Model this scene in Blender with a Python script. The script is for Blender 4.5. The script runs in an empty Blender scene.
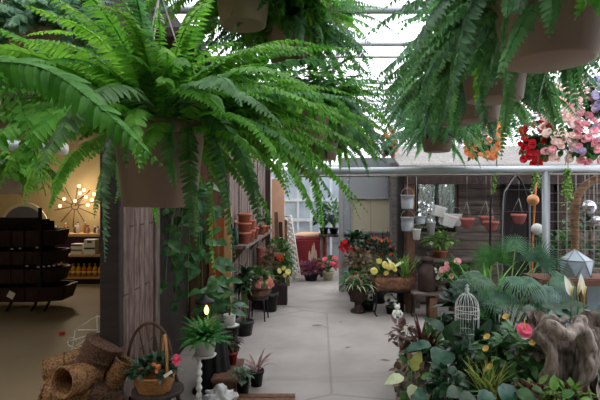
import bpy, math, random
import numpy as np
from mathutils import Vector as V, Matrix, noise
random.seed(7); R = random.Random(11)
PI = math.pi
C = bpy.context.scene.collection
F = 470.0; CH = 1.55; HY = 197.0
def P(px, py, Y):                      # the point at distance Y seen at this place of the photo
    return V(((px-300)*Y/F, Y, CH-(py-HY)*Y/F))
def X(px, Y): return (px-300)*Y/F
def Z(py, Y): return CH-(py-HY)*Y/F
def lin(c):
    return tuple(((v/255.)/12.92 if v/255. <= .04045 else ((v/255.+.055)/1.055)**2.4) for v in c)

# ------------------------------------------------------------------ materials
MATS = {}
def mat(name, col, rough=.7, metal=0, col2=None, scale=6, bump=0, detail=5, transl=0, stretch=None, emit=0, randv=0, spec=.4, trans=0):
    if name in MATS: return MATS[name]
    m = bpy.data.materials.new(name); m.use_nodes = True; nt = m.node_tree; N = nt.nodes; L = nt.links
    b = N['Principled BSDF']; c = lin(col)
    b.inputs['Roughness'].default_value = rough; b.inputs['Metallic'].default_value = metal
    b.inputs['Specular IOR Level'].default_value = spec
    b.inputs['Base Color'].default_value = (*c, 1)
    if trans: b.inputs['Transmission Weight'].default_value = trans
    out = None
    tc = N.new('ShaderNodeTexCoord'); mp = N.new('ShaderNodeMapping'); L.new(tc.outputs['Object'], mp.inputs['Vector'])
    if stretch: mp.inputs['Scale'].default_value = stretch
    nz = N.new('ShaderNodeTexNoise'); nz.inputs['Scale'].default_value = scale; nz.inputs['Detail'].default_value = detail
    L.new(mp.outputs[0], nz.inputs['Vector'])
    if col2 or randv:
        rp = N.new('ShaderNodeValToRGB'); rp.color_ramp.elements[0].position = .32; rp.color_ramp.elements[1].position = .68
        rp.color_ramp.elements[0].color = (*c, 1); rp.color_ramp.elements[1].color = (*lin(col2 or col), 1)
        L.new(nz.outputs['Fac'], rp.inputs['Fac']); out = rp.outputs[0]
    if randv:
        oi = N.new('ShaderNodeObjectInfo'); h = N.new('ShaderNodeHueSaturation')
        a = N.new('ShaderNodeMapRange'); a.inputs['To Min'].default_value = 1-randv; a.inputs['To Max'].default_value = 1+randv*.8
        L.new(oi.outputs['Random'], a.inputs['Value']); L.new(a.outputs[0], h.inputs['Value'])
        a2 = N.new('ShaderNodeMapRange'); a2.inputs['To Min'].default_value = .485; a2.inputs['To Max'].default_value = .52
        mu = N.new('ShaderNodeMath'); mu.operation = 'MULTIPLY'; mu.inputs[1].default_value = 7.31
        fr = N.new('ShaderNodeMath'); fr.operation = 'FRACT'
        L.new(oi.outputs['Random'], mu.inputs[0]); L.new(mu.outputs[0], fr.inputs[0]); L.new(fr.outputs[0], a2.inputs['Value'])
        L.new(a2.outputs[0], h.inputs['Hue']); L.new(out, h.inputs['Color']); out = h.outputs[0]
    if out: L.new(out, b.inputs['Base Color'])
    if bump:
        bp = N.new('ShaderNodeBump'); bp.inputs['Strength'].default_value = bump; bp.inputs['Distance'].default_value = .02
        L.new(nz.outputs['Fac'], bp.inputs['Height']); L.new(bp.outputs[0], b.inputs['Normal'])
    if emit:
        b.inputs['Emission Color'].default_value = (*c, 1); b.inputs['Emission Strength'].default_value = emit
    if transl:
        t = N.new('ShaderNodeBsdfTranslucent'); mx = N.new('ShaderNodeMixShader'); mx.inputs[0].default_value = transl
        if out: L.new(out, t.inputs['Color'])
        else: t.inputs['Color'].default_value = (*c, 1)
        L.new(b.outputs[0], mx.inputs[1]); L.new(t.outputs[0], mx.inputs[2])
        L.new(mx.outputs[0], N['Material Output'].inputs['Surface'])
    MATS[name] = m; return m

def leafm(name, a, b, tr=.35, rough=.45, rv=.18): return mat(name, a, rough, 0, b, 22, 0, 3, tr, randv=rv, spec=.35)
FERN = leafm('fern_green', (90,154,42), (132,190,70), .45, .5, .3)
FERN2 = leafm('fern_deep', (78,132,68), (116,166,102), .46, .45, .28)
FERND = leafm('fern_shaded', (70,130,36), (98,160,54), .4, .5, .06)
FERN3 = leafm('fern_blue', (80,126,90), (130,172,134), .42, .42, .25)
G1 = leafm('leaf_mid', (44,90,36), (72,122,52)); G2 = leafm('leaf_dark', (20,48,28), (40,78,44), .2, .3)
G3 = leafm('leaf_light', (96,142,60), (140,178,90)); G4 = leafm('leaf_blue', (44,80,64), (82,118,100), .2, .3)
G5 = leafm('leaf_yellow', (160,172,78), (196,200,120)); G6 = leafm('leaf_cream', (206,222,164), (236,240,204))
GR = leafm('leaf_red', (60,28,28), (104,50,40)); GP = leafm('leaf_purple', (84,40,62), (120,66,88))
GD = leafm('leaf_dry', (92,72,52), (128,104,78), .1)
FR = mat('petal_red', (206,24,40), .6, transl=.3); FPK = mat('petal_pink', (244,150,170), .6, transl=.35, col2=(252,206,208), scale=30)
FHP = mat('petal_hot_pink', (238,74,124), .6, transl=.3, col2=(250,120,150), scale=20)
FPL = mat('petal_pale', (250,216,208), .6, transl=.35, col2=(255,238,230), scale=30); FO = mat('petal_orange', (244,150,84), .6, transl=.3, col2=(252,190,130), scale=30)
FY = mat('petal_yellow', (240,228,140), .6, transl=.3); FW = mat('petal_white', (246,244,228), .5, transl=.3)
FLV = mat('petal_lilac', (196,186,222), .6, transl=.3)
STEM = mat('stem', (70,104,44), .6, col2=(98,120,60)); BARK = mat('bark', (92,68,48), .85, col2=(60,44,32), scale=20, bump=.5)
def wickmat(n, a, b):
    m = mat(n, a, .75, 0, b, 30, .3); N = m.node_tree.nodes; L = m.node_tree.links; vo = N.new('ShaderNodeTexVoronoi'); vo.inputs['Scale'].default_value = 110
    for q in list(N['Color Ramp'].inputs['Fac'].links): L.remove(q)
    L.new(N['Texture Coordinate'].outputs['Object'], vo.inputs['Vector']); L.new(vo.outputs['Color'], N['Color Ramp'].inputs['Fac']); return m
SOIL = mat('soil', (42,32,26), .95, col2=(64,50,40), scale=30, bump=.6)
POT = mat('pot_beige', (142,120,104), .55, col2=(132,110,94), scale=3)
POTG = mat('pot_green', (60,76,62), .6); POTB = mat('pot_black', (24,24,25), .5); POTW = mat('pot_white', (206,206,200), .5, col2=(190,190,186))
TERRA = mat('terracotta', (158,84,62), .85, col2=(176,104,80), scale=12, bump=.1); TERRAP = mat('terracotta_pink', (160,92,84), .8, col2=(140,76,68), scale=9)
REDP = mat('pot_red', (150,34,30), .5); WIRE = mat('wire', (150,146,138), .45, .6)
BLK = mat('black_iron', (26,25,25), .55, .4); GALV = mat('galvanised', (140,146,150), .45, .4, (160,166,170), 5)
PIPE = mat('pipe_steel', (172,178,184), .42, .35, (190,196,202), 4)
RUST = mat('rusty_iron', (70,52,44), .75, .2, (50,38,34), 14, .2)
WD = mat('wood_dark', (58,42,36), .85, 0, (38,28,25), 5, .3, stretch=(4,4,.6)); WB = mat('wood_brown', (112,80,58), .8, 0, (84,58,42), 5, .3, stretch=(5,5,.6))
WG = mat('wood_grey', (116,104,97), .9, 0, (74,65,61), 5, .4, stretch=(.7,6,6)); WGV = mat('wood_grey_upright', (118,102,92), .9, 0, (76,64,58), 5, .4, stretch=(6,6,.7))
WP = mat('wood_pale', (196,156,104), .75, 0, (178,136,88), 5, .15, stretch=(5,5,.6)); WO = mat('wood_orange', (188,98,54), .75, 0, (166,82,44), 5, .15, stretch=(5,5,.6))
WDR = mat('driftwood', (166,152,141), .9, 0, (82,70,64), 13, 1.0, 8, stretch=(2.2,2.2,.8))
WICK = wickmat('wicker_brown', (94,62,40), (48,31,21)); WICK2 = mat('wicker_gold', (164,116,66), .7, 0, (130,86,46), 40, .3, stretch=(1,1,3))
WICK3 = wickmat('wicker_worn', (142,102,62), (84,58,36))
MOSS = mat('moss_basket', (132,92,68), .95, 0, (84,58,44), 26, .9); WHITE = mat('white_paint', (226,224,216), .55); CARD = mat('card_white', (222,218,206), .7)
CERAM = mat('ceramic_white', (224,224,216), .35); STONE = mat('stone', (112,102,92), .9, 0, (72,66,60), 14, .8)
SILVER = mat('silver_ball', (196,198,204), .22, .8); COPPER = mat('copper_ball', (206,146,96), .4, .3); ORNG = mat('orange_rod', (206,122,48), .5)
REDW = mat('red_paint', (132,22,28), .6, 0, (104,16,22), 8, .1); PEACH = mat('peach_cloth', (206,164,134), .9)
def glassy(name, col, tr, rough=.3):
    m = bpy.data.materials.new(name); m.use_nodes = True; N = m.node_tree.nodes; L = m.node_tree.links; N.remove(N['Principled BSDF'])
    t = N.new('ShaderNodeBsdfTransparent'); d = N.new('ShaderNodeBsdfTranslucent'); g = N.new('ShaderNodeBsdfGlossy'); a = N.new('ShaderNodeMixShader'); b = N.new('ShaderNodeMixShader')
    t.inputs[0].default_value = (*lin(col), 1); d.inputs[0].default_value = (*lin(col), 1); g.inputs['Roughness'].default_value = rough
    a.inputs[0].default_value = 1-tr; L.new(t.outputs[0], a.inputs[1]); L.new(d.outputs[0], a.inputs[2]); b.inputs[0].default_value = .06
    L.new(a.outputs[0], b.inputs[1]); L.new(g.outputs[0], b.inputs[2]); L.new(b.outputs[0], N['Material Output'].inputs[0]); return m
POLY = glassy('greenhouse_sheet', (246,248,252), .8); GLASS = glassy('cloudy_glass', (206,220,228), .35, .1); PANE = glassy('clear_pane', (240,244,246), .9, .05)
BLIND = mat('window_blind', (206,196,170), .8, transl=.35)

# ------------------------------------------------------------------ mesh builder
class MB:
    def __init__(s): s.v = []; s.f = []
    def add(s, vs, fs):
        o = len(s.v); s.v.extend([tuple(v) for v in vs]); s.f.extend([tuple(i+o for i in f) for f in fs]); return s
    def box(s, c, d, rz=0, rx=0, ry=0, bev=0):
        M = Matrix.Translation(V(c)) @ Matrix.Rotation(rz,4,'Z') @ Matrix.Rotation(ry,4,'Y') @ Matrix.Rotation(rx,4,'X')
        h = [x/2 for x in d]; b = min(bev, min(h)*.9)
        if b <= 0:
            vs = [M @ V((x*h[0],y*h[1],z*h[2])) for x in (-1,1) for y in (-1,1) for z in (-1,1)]
            return s.add(vs, [(0,1,3,2),(4,6,7,5),(0,4,5,1),(2,3,7,6),(0,2,6,4),(1,5,7,3)])
        rings = []
        for z, i in ((-h[2],b),(-h[2]+b,0),(h[2]-b,0),(h[2],b)):
            a, e = h[0]-i, h[1]-i; k = b
            rings.append([M @ V(q) for q in ((a-k,-e,z),(a,-e+k,z),(a,e-k,z),(a-k,e,z),(-a+k,e,z),(-a,e-k,z),(-a,-e+k,z),(-a+k,-e,z))])
        vs = sum(rings, []); fs = [tuple(range(7,-1,-1)), tuple(range(24,32))]
        for r in range(3):
            for i in range(8): fs.append((r*8+i, r*8+(i+1)%8, r*8+8+(i+1)%8, r*8+8+i))
        return s.add(vs, fs)
    def tube(s, pts, r, n=6, cap=True, nz=0, nsc=8):
        pts = [V(p) for p in pts]; k = len(pts); rs = r if isinstance(r, (list, tuple)) else [r]*k
        vs = []; fs = []; prev = None
        for i, p in enumerate(pts):
            t = (pts[min(i+1,k-1)]-pts[max(i-1,0)]); t = t.normalized() if t.length > 1e-9 else V((0,0,1))
            if prev is None: a = t.orthogonal().normalized()
            else:
                a = prev - t*prev.dot(t); a = a.normalized() if a.length > 1e-6 else t.orthogonal().normalized()
            prev = a; b = t.cross(a)
            for j in range(n):
                th = 2*PI*j/n; q = a*math.cos(th)+b*math.sin(th); rr = rs[i]
                if nz: rr *= 1+nz*noise.noise((p+q*rr)*nsc)
                vs.append(p+q*rr)
        for i in range(k-1):
            for j in range(n): fs.append((i*n+j, i*n+(j+1)%n, (i+1)*n+(j+1)%n, (i+1)*n+j))
        if cap: fs += [tuple(range(n-1,-1,-1)), tuple(range((k-1)*n, k*n))]
        return s.add(vs, fs)
    def cyl(s, p0, p1, r0, r1=None, n=12): return s.tube([p0,p1],[r0, r0 if r1 is None else r1], n)
    def lathe(s, prof, c=(0,0,0), n=24, M=None, weave=0, sq=0):
        c = V(c or (0,0,0)); vs = []; fs = []; k = len(prof)
        for i, (r, z) in enumerate(prof):
            for j in range(n):
                th = 2*PI*j/n; rr = r
                if weave: rr += weave*(1 if (i//1 + j//2) % 2 else -1)
                x, y = math.cos(th), math.sin(th)
                if sq: m = max(abs(x),abs(y))**sq; x, y = x/m, y/m
                q = V((rr*x, rr*y, z)); vs.append((M @ q) if M else c+q)
        for i in range(k-1):
            for j in range(n): fs.append((i*n+j, i*n+(j+1)%n, (i+1)*n+(j+1)%n, (i+1)*n+j))
        if prof[0][0] > 1e-5: fs.append(tuple(range(n-1,-1,-1)))
        if prof[-1][0] > 1e-5: fs.append(tuple(range((k-1)*n, k*n)))
        return s.add(vs, fs)
    def ball(s, c, r, n=12, nz=0, sc=(1,1,1)):
        c = V(c); k = max(4, n//2); vs = []; fs = []
        for i in range(k+1):
            ph = PI*i/k
            for j in range(n):
                th = 2*PI*j/n; d = V((math.sin(ph)*math.cos(th), math.sin(ph)*math.sin(th), math.cos(ph)))
                rr = r*(1+(nz*noise.noise(d*2.3+c*5) if nz else 0)); vs.append(c+V((d.x*sc[0],d.y*sc[1],d.z*sc[2]))*rr)
        for i in range(k):
            for j in range(n): fs.append((i*n+j, (i+1)*n+j, (i+1)*n+(j+1)%n, i*n+(j+1)%n))
        return s.add(vs, fs)
    LP = {'ovate': [(0,.02),(.15,.7),(.38,1),(.65,.78),(.87,.34),(1,.0)], 'lance': [(0,.25),(.3,.9),(.6,.8),(.85,.4),(1,0)],
          'heart': [(-.1,.5),(.04,.88),(.22,1),(.5,.8),(.8,.36),(1,0)], 'strap': [(0,.6),(.25,1),(.5,.95),(.75,.7),(1,.02)],
          'petal': [(0,.12),(.4,.7),(.75,1),(.95,.65),(1,.25)], 'small': [(0,.1),(.45,1),(1,0)]}
    def leaf(s, p, d, up, L, W, shape='ovate', curl=.4, fold=.25, wav=0):
        d = V(d).normalized(); up = V(up); sd = d.cross(up)
        if sd.length < 1e-4: sd = d.orthogonal()
        sd.normalize(); up = sd.cross(d).normalized(); p = V(p); vs = []; fs = []
        pr = MB.LP[shape]
        pos = p.copy(); last = pr[0][0]; vv = []
        for (t, w) in pr:
            a = -curl*(t)*1.4; dd = d*math.cos(a)+up*math.sin(a); uu = up*math.cos(a)-d*math.sin(a)
            pos = pos + dd*(t-last)*L; last = t; w2 = w*W/2
            lift = fold*w2 + (wav*W*math.sin(t*11) if wav else 0)
            vs += [pos-sd*w2+uu*lift, pos.copy(), pos+sd*w2+uu*lift]
        for i in range(len(pr)-1):
            a = i*3; fs += [(a,a+1,a+4,a+3),(a+1,a+2,a+5,a+4)]
        return s.add(vs, fs)
    def flower(s, c, nrm, r, n=5, cup=.5, layers=1):
        nrm = V(nrm).normalized(); a = nrm.orthogonal().normalized(); b = nrm.cross(a)
        for l in range(layers):
            for i in range(n):
                th = 2*PI*(i+.5*l)/n; o = a*math.cos(th)+b*math.sin(th); cc = cup+.5*l
                s.leaf(V(c)+nrm*r*.1*l, o*math.cos(cc)+nrm*math.sin(cc), nrm, r*(1-.25*l), r*1.15, 'petal', .35, .2)
        return s
    def build(s, name, m, parent=None, smooth=True, **props):
        me = bpy.data.meshes.new(name)
        if parent is None:
            a = np.array(s.v); off = V(((a[:,0].min()+a[:,0].max())/2, (a[:,1].min()+a[:,1].max())/2, a[:,2].min()))
        else: off = wloc(parent)
        me.from_pydata([(x-off.x, y-off.y, z-off.z) for x, y, z in s.v], [], s.f)
        if smooth: me.polygons.foreach_set('use_smooth', [True]*len(me.polygons))
        me.update(); me.materials.append(m)
        o = bpy.data.objects.new(name, me); C.objects.link(o)
        if parent is None: o.location = off
        else: o.parent = parent
        for k, v in props.items(): o[k] = v
        return o
def wloc(o):
    p = V(o.location)
    while o.parent: o = o.parent; p += V(o.location)
    return p
def tag(o, label, cat, group=None):
    o['label'] = label; o['category'] = cat
    if group: o['group'] = group
    return o
def thing(name, label, cat, loc, group=None):
    o = bpy.data.objects.new(name, None); o.empty_display_size = .05; C.objects.link(o); o.location = V(loc); return tag(o, label, cat, group)
def struct(name, mb, m, smooth=False): return mb.build(name, m, None, smooth, kind='structure')

# ------------------------------------------------------------------ setting
def floor_mat():
    m = mat('concrete', (158,151,144), .62, 0, (138,131,125), 2.2, .06, 9)
    nt = m.node_tree; N = nt.nodes; L = nt.links; b = N['Principled BSDF']; base = b.inputs['Base Color'].links[0].from_socket
    tc = N['Texture Coordinate']; n2 = N.new('ShaderNodeTexNoise'); n2.inputs['Scale'].default_value = .9; n2.inputs['Detail'].default_value = 6; n2.inputs['Distortion'].default_value = 1.2
    mp = N.new('ShaderNodeMapping'); mp.inputs['Scale'].default_value = (.6,2.2,1); L.new(tc.outputs['Object'], mp.inputs[0]); L.new(mp.outputs[0], n2.inputs['Vector'])
    rp = N.new('ShaderNodeValToRGB'); rp.color_ramp.elements[0].position = .55; rp.color_ramp.elements[1].position = .72
    rp.color_ramp.elements[0].color = (1,1,1,1); rp.color_ramp.elements[1].color = (.6,.57,.54,1); L.new(n2.outputs['Fac'], rp.inputs[0])
    mx = N.new('ShaderNodeMix'); mx.data_type = 'RGBA'; mx.blend_type = 'MULTIPLY'; mx.inputs[0].default_value = .8
    L.new(base, mx.inputs[6]); L.new(rp.outputs[0], mx.inputs[7])
    v = N.new('ShaderNodeTexVoronoi'); v.feature = 'DISTANCE_TO_EDGE'; v.inputs['Scale'].default_value = .38
    L.new(tc.outputs['Object'], v.inputs['Vector']); r2 = N.new('ShaderNodeValToRGB'); r2.color_ramp.elements[0].position = 0; r2.color_ramp.elements[1].position = .006
    r2.color_ramp.elements[0].color = (.45,.42,.4,1); r2.color_ramp.elements[1].color = (1,1,1,1); L.new(v.outputs['Distance'], r2.inputs[0])
    m2 = N.new('ShaderNodeMix'); m2.data_type = 'RGBA'; m2.blend_type = 'MULTIPLY'; m2.inputs[0].default_value = .6
    L.new(mx.outputs[2], m2.inputs[6]); L.new(r2.outputs[0], m2.inputs[7]); L.new(m2.outputs[2], b.inputs['Base Color'])
    return m
fm = floor_mat(); tan = mat('shop_floor', (136,119,91), .55, 0, (122,105,79), 1.5, .03)
fl = MB()
fl.box((2.4,4.5,-.05),(7.2,16,.1)); fl.box((-3.9,4.5,-.05),(5.4,16,.1))
o = struct('floor', fl, fm); o.data.materials.append(tan)
for i, p in enumerate(o.data.polygons): p.material_index = 0 if i < 6 else 1
dkc = mat('light_blocker', (112,104,96), .9)  # opaque finish of the unseen panels that block light behind the camera
struct('ceiling', MB().box((2.4,6.25,3.28),(7.4,12.5,.03)), POLY)
struct('ceiling_back_blocker', MB().box((-.2,-1.72,3.28),(12.6,3.43,.05)), dkc)  # unseen opaque ceiling, added to cut frontal light and raise contrast
cream = mat('plaster_cream', (196,178,136), .9, 0, (184,166,124), 3); dk = mat('dark_panelling', (44,34,30), .9, 0, (32,25,22), 4, .2, stretch=(.6,6,6))
struct('ceiling_left', MB().box((-3.9,6.6,2.62),(5.2,7.2,.06)), mat('shop_ceiling', (120,108,90), .9))
struct('ceiling_eave_blocker', MB().box((-1.0,5.7,2.64),(.6,5.2,.06)), WD)  # added eave, mostly hidden by ferns; its shade darkens the left wall
struct('wall_left_header', MB().box((-3.7,3.0,2.72),(5.0,.1,1.1)), dk)
struct('wall_shop_far', MB().box((-3.55,9.5,1.3),(5.9,.1,2.6)), cream)
struct('wall_shop_left', MB().box((-6.5,4.5,1.6),(.1,16,3.3)), cream)
struct('wall_back_blocker', MB().box((-.2,-3.4,1.62),(12.6,.1,3.25)), dkc)  # unseen closing wall, put in to keep light from the front low
struct('wall_right', MB().box((6.0,6.75,1.62),(.04,11.5,3.25)), POLY)
struct('wall_right_blocker', MB().box((6.0,-1.22,1.62),(.06,4.4,3.25)), dkc)  # opaque stretch out of view, added to block side light near the camera
struct('wall_end', MB().box((2.4,12.45,1.62),(7.2,.04,3.25)), POLY)
struct('wall_above_shop', MB().box((-1.22,4.5,2.96),(.08,16,.62)), dk)
# brick end of the left wall, posts, planks
def brick_mat():
    m = mat('barn_boards', (82,58,50), .9, 0, (124,106,98), 9, .3, stretch=(3,3,.8)); N = m.node_tree.nodes; L = m.node_tree.links
    b = N['Principled BSDF']; base = b.inputs['Base Color'].links[0].from_socket; br = N.new('ShaderNodeTexBrick'); tc = N['Texture Coordinate']
    sp = N.new('ShaderNodeSeparateXYZ'); cb = N.new('ShaderNodeCombineXYZ'); L.new(tc.outputs['Object'], sp.inputs[0]); L.new(sp.outputs[2], cb.inputs[0]); L.new(sp.outputs[1], cb.inputs[1]); L.new(cb.outputs[0], br.inputs['Vector'])
    br.inputs['Scale'].default_value = 1; br.inputs['Brick Width'].default_value = .9; br.inputs['Row Height'].default_value = .105; br.inputs['Mortar Size'].default_value = .006
    br.inputs['Color1'].default_value = (1,1,1,1); br.inputs['Color2'].default_value = (.72,.66,.64,1); br.inputs['Mortar'].default_value = (.2,.17,.16,1)
    mx = N.new('ShaderNodeMix'); mx.data_type = 'RGBA'; mx.blend_type = 'MULTIPLY'; mx.inputs[0].default_value = .9
    L.new(base, mx.inputs[6]); L.new(br.outputs[0], mx.inputs[7]); L.new(mx.outputs[2], b.inputs['Base Color']); return m
WX = -1.155
struct('wall_left', MB().box((WX-.065,3.385,1.3),(.13,.63,2.6)), brick_mat())
struct('trim_1', MB().box((WX-.06,3.03,1.3),(.125,.07,2.6),bev=.006), dk)
struct('trim_2', MB().box((WX-.05,3.76,1.3),(.14,.1,2.6),bev=.006), WDR if 0 else WGV)
struct('wall_left_rear', MB().box((WX-.08,6.65,1.3),(.1,5.6,2.6)), dk)
# plank face that steps out behind the pothos
sx0, sy0 = -.74, 4.95
pl = MB(); y = sy0
while y < 7.95:
    w = R.uniform(.11,.17); xx = sx0+.055*(y-sy0)+R.uniform(-.008,.008)
    pl.box((xx-.015, y+w/2, R.uniform(1.02,1.08)),(.03,w-.012,2.1), rz=-.055); y += w
struct('wall_left_planks', pl, WGV)
fr = MB(); x = WX
for k in range(4): fr.box((x+.05,sy0,1.05+.02*k),(.095,.03,2.1)); x += .1
struct('wall_left_step', fr, WB)
tag(MB().box((-.86,sy0-.05,.665),(.17,.03,1.33),rx=-.02).build('panel_board', WO, None, False), 'orange stained board standing behind the heart leaved vine', 'board')
tag(MB().box(((227.5-300)*4.85/F,4.85,.73),(.075,.03,1.46),ry=.01).build('board', WP, None, False), 'pale narrow board standing upright left of the plank shelf', 'board')
# purlins and end frames of the greenhouse
k = 1
for py, r in ((10,.03),(44,.021),(57,.012),(83,.016),(90,.012),(94.5,.018),(101,.016),(109,.016),(116,.018),(122,.02)):
    k += 1; zz = 3.0; yy = (zz-CH)*F/(HY-py)
    struct(f'trim_{k+1}', MB().cyl((-1.15,yy,zz),(5.95,yy,zz+.0),r,n=10), PIPE if r > .014 else WIRE, True)
k += 2
for xx in (.42,2.9,4.8):
    struct(f'trim_{k}', MB().box((xx,4.5,3.16),(.05,15.8,.07)), PIPE); k += 1
struct(f'trim_{k}', MB().box((3.3,12.36,1.0),(5.4,.06,.08)), PIPE); k += 1
for xx in (.2,1.2,2.2,3.2,4.2):
    struct(f'trim_{k}', MB().box((xx,12.36,1.6),(.05,.05,3.2)), PIPE); k += 1
for zz in (1.35,1.75,2.1,2.5):
    struct(f'trim_{k}', MB().cyl((5.9,-3,zz),(5.9,12,zz),.022,n=8), PIPE); k += 1
# wall with door straight ahead
siding = MB(); DY = 7.75
for i in range(27): siding.box((1.1,DY+.06,.04+.08*i),(.86,.03,.078),rx=.06)
struct('wall_far', siding, mat('siding_pale', (178,186,188), .7, 0, (160,168,172), 4))
struct('trim_40', MB().box((X(342,7.6),DY,1.1),(.075,.12,2.2),bev=.006), mat('frame_grey', (142,140,138), .7))
struct('trim_41', MB().box((1.12,DY,2.12),(.95,.14,.15)).box((1.12,DY+.03,1.98),(.9,.05,.1)), mat('steel_grey', (120,124,128), .6))
struct('trim_42', MB().box((1.12,DY,1.72),(.62,.06,.42)), mat('panel_grey', (134,136,138), .6))
d = thing('window_1', 'closed window with beige blind in pale siding wall', 'window', (1.14,DY,1.0)); d['kind'] = 'structure'; del d['label']; del d['category']
fx0, fx1, z0, z1 = X(352,DY), X(389,DY), Z(231,DY), Z(199,DY)
w = MB()
for a, b in (((fx0-.03,z0-.03),(fx1+.03,z0)),((fx0-.03,z1),(fx1+.03,z1+.03)),((fx0-.03,z0-.03),(fx0,z1+.03)),((fx1,z0-.03),(fx1+.03,z1+.03))):
    w.box(((a[0]+b[0])/2,DY-.01,(a[1]+b[1])/2),(b[0]-a[0],.08,b[1]-a[1]))
w.build('window_frame', mat('frame_grey', (0,0,0)), d, False)
MB().box(((fx0+fx1)/2,DY+.0,(z0+z1)/2),(fx1-fx0,.02,z1-z0)).build('blind', BLIND, d, False)
MB().box(((fx0+fx1)/2,DY-.02,(z0+z1)/2),(.02,.02,z1-z0)).build('glazing_bar', mat('bar_tan', (176,166,144), .7), d, False)
struct('trim_43', MB().box((X(394,7.7),7.7,1.05),(.13,.3,2.1)), mat('grey_block', (128,122,118), .95, 0, (92,86,84), 10, .5, stretch=(1,1,6)))

# ------------------------------------------------------------------ garden shed on the right
SY = 6.75
sh = MB(); z = .05
x0, x1 = X(398,SY), X(690,SY); wx0, wx1, wz0, wz1 = X(416,SY), X(456,SY), Z(224,SY), Z(179,SY)
while z < 2.0:
    h = .125
    if z+h > wz0 and z < wz1:
        sh.box(((x0+wx0)/2,SY,z+h/2),(wx0-x0,.05,h-.01),rx=.04); sh.box(((wx1+x1)/2,SY,z+h/2),(x1-wx1,.05,h-.01),rx=.04)
    else: sh.box(((x0+x1)/2,SY,z+h/2),(x1-x0,.05,h-.01),rx=.04)
    z += h
struct('wall_shed', sh, WG)
bk = MB().box(((x0+wx0)/2,SY+.05,1.0),(wx0-x0,.03,2.0)).box(((wx1+x1)/2,SY+.05,1.0),(x1-wx1,.03,2.0)).box(((wx0+wx1)/2,SY+.05,wz0/2-.03),(wx1-wx0,.03,wz0-.06)); struct('wall_shed_backing', bk, WD)
struct('wall_shed_header', MB().box(((x0+x1)/2,SY-.5,1.83),(x1-x0,.12,.22)).box(((x0+x1)/2,SY-.25,1.97),(x1-x0,.6,.03)), WD)
rf = MB()
for i in range(21):
    xa = x0-.1+i*.205; rf.box((xa+.1,SY-.05,2.14),(.203,1.15,.025),rx=.33)
struct('ceiling_shed', rf, mat('roof_boards_pale', (150,146,142), .9, 0, (122,118,114), 6, .2, stretch=(6,.7,6)))
struct('trim_50', MB().box((X(410,6.3),6.3,.95),(.11,.1,1.9),bev=.008), WB)
struct('trim_51', MB().box((X(400.5,6.35),6.36,.95),(.085,.09,1.9),bev=.008), mat('post_black', (34,29,28), .85))
struct('trim_52', MB().box((X(560,6.3),6.3,.95),(.11,.1,1.9),bev=.008), WD)
w = MB(); w.box(((wx0+wx1)/2,SY-.03,wz0),(wx1-wx0+.06,.07,.04)).box(((wx0+wx1)/2,SY-.03,wz1),(wx1-wx0+.06,.07,.04))
for xx in (wx0,wx1,(wx0+wx1)/2): w.box((xx,SY-.03,(wz0+wz1)/2),(.035,.06,wz1-wz0))
wn = w.build('window_2', WD, None, False, kind='structure')
MB().box(((wx0+wx1)/2,SY-.01,(wz0+wz1)/2),(wx1-wx0,.006,wz1-wz0)).build('pane', PANE, wn, False)
struct('wall_shed_dark_sheet', MB().box((X(531,SY-.06),SY-.06,.92),(.78,.03,1.75)), mat('opening_dark_tone', (44,34,34), .9, 0, (30,24,24), 6, .2, stretch=(6,6,.6)))  # solid dark-coloured sheet stands in for the shed's dark opening

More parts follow.
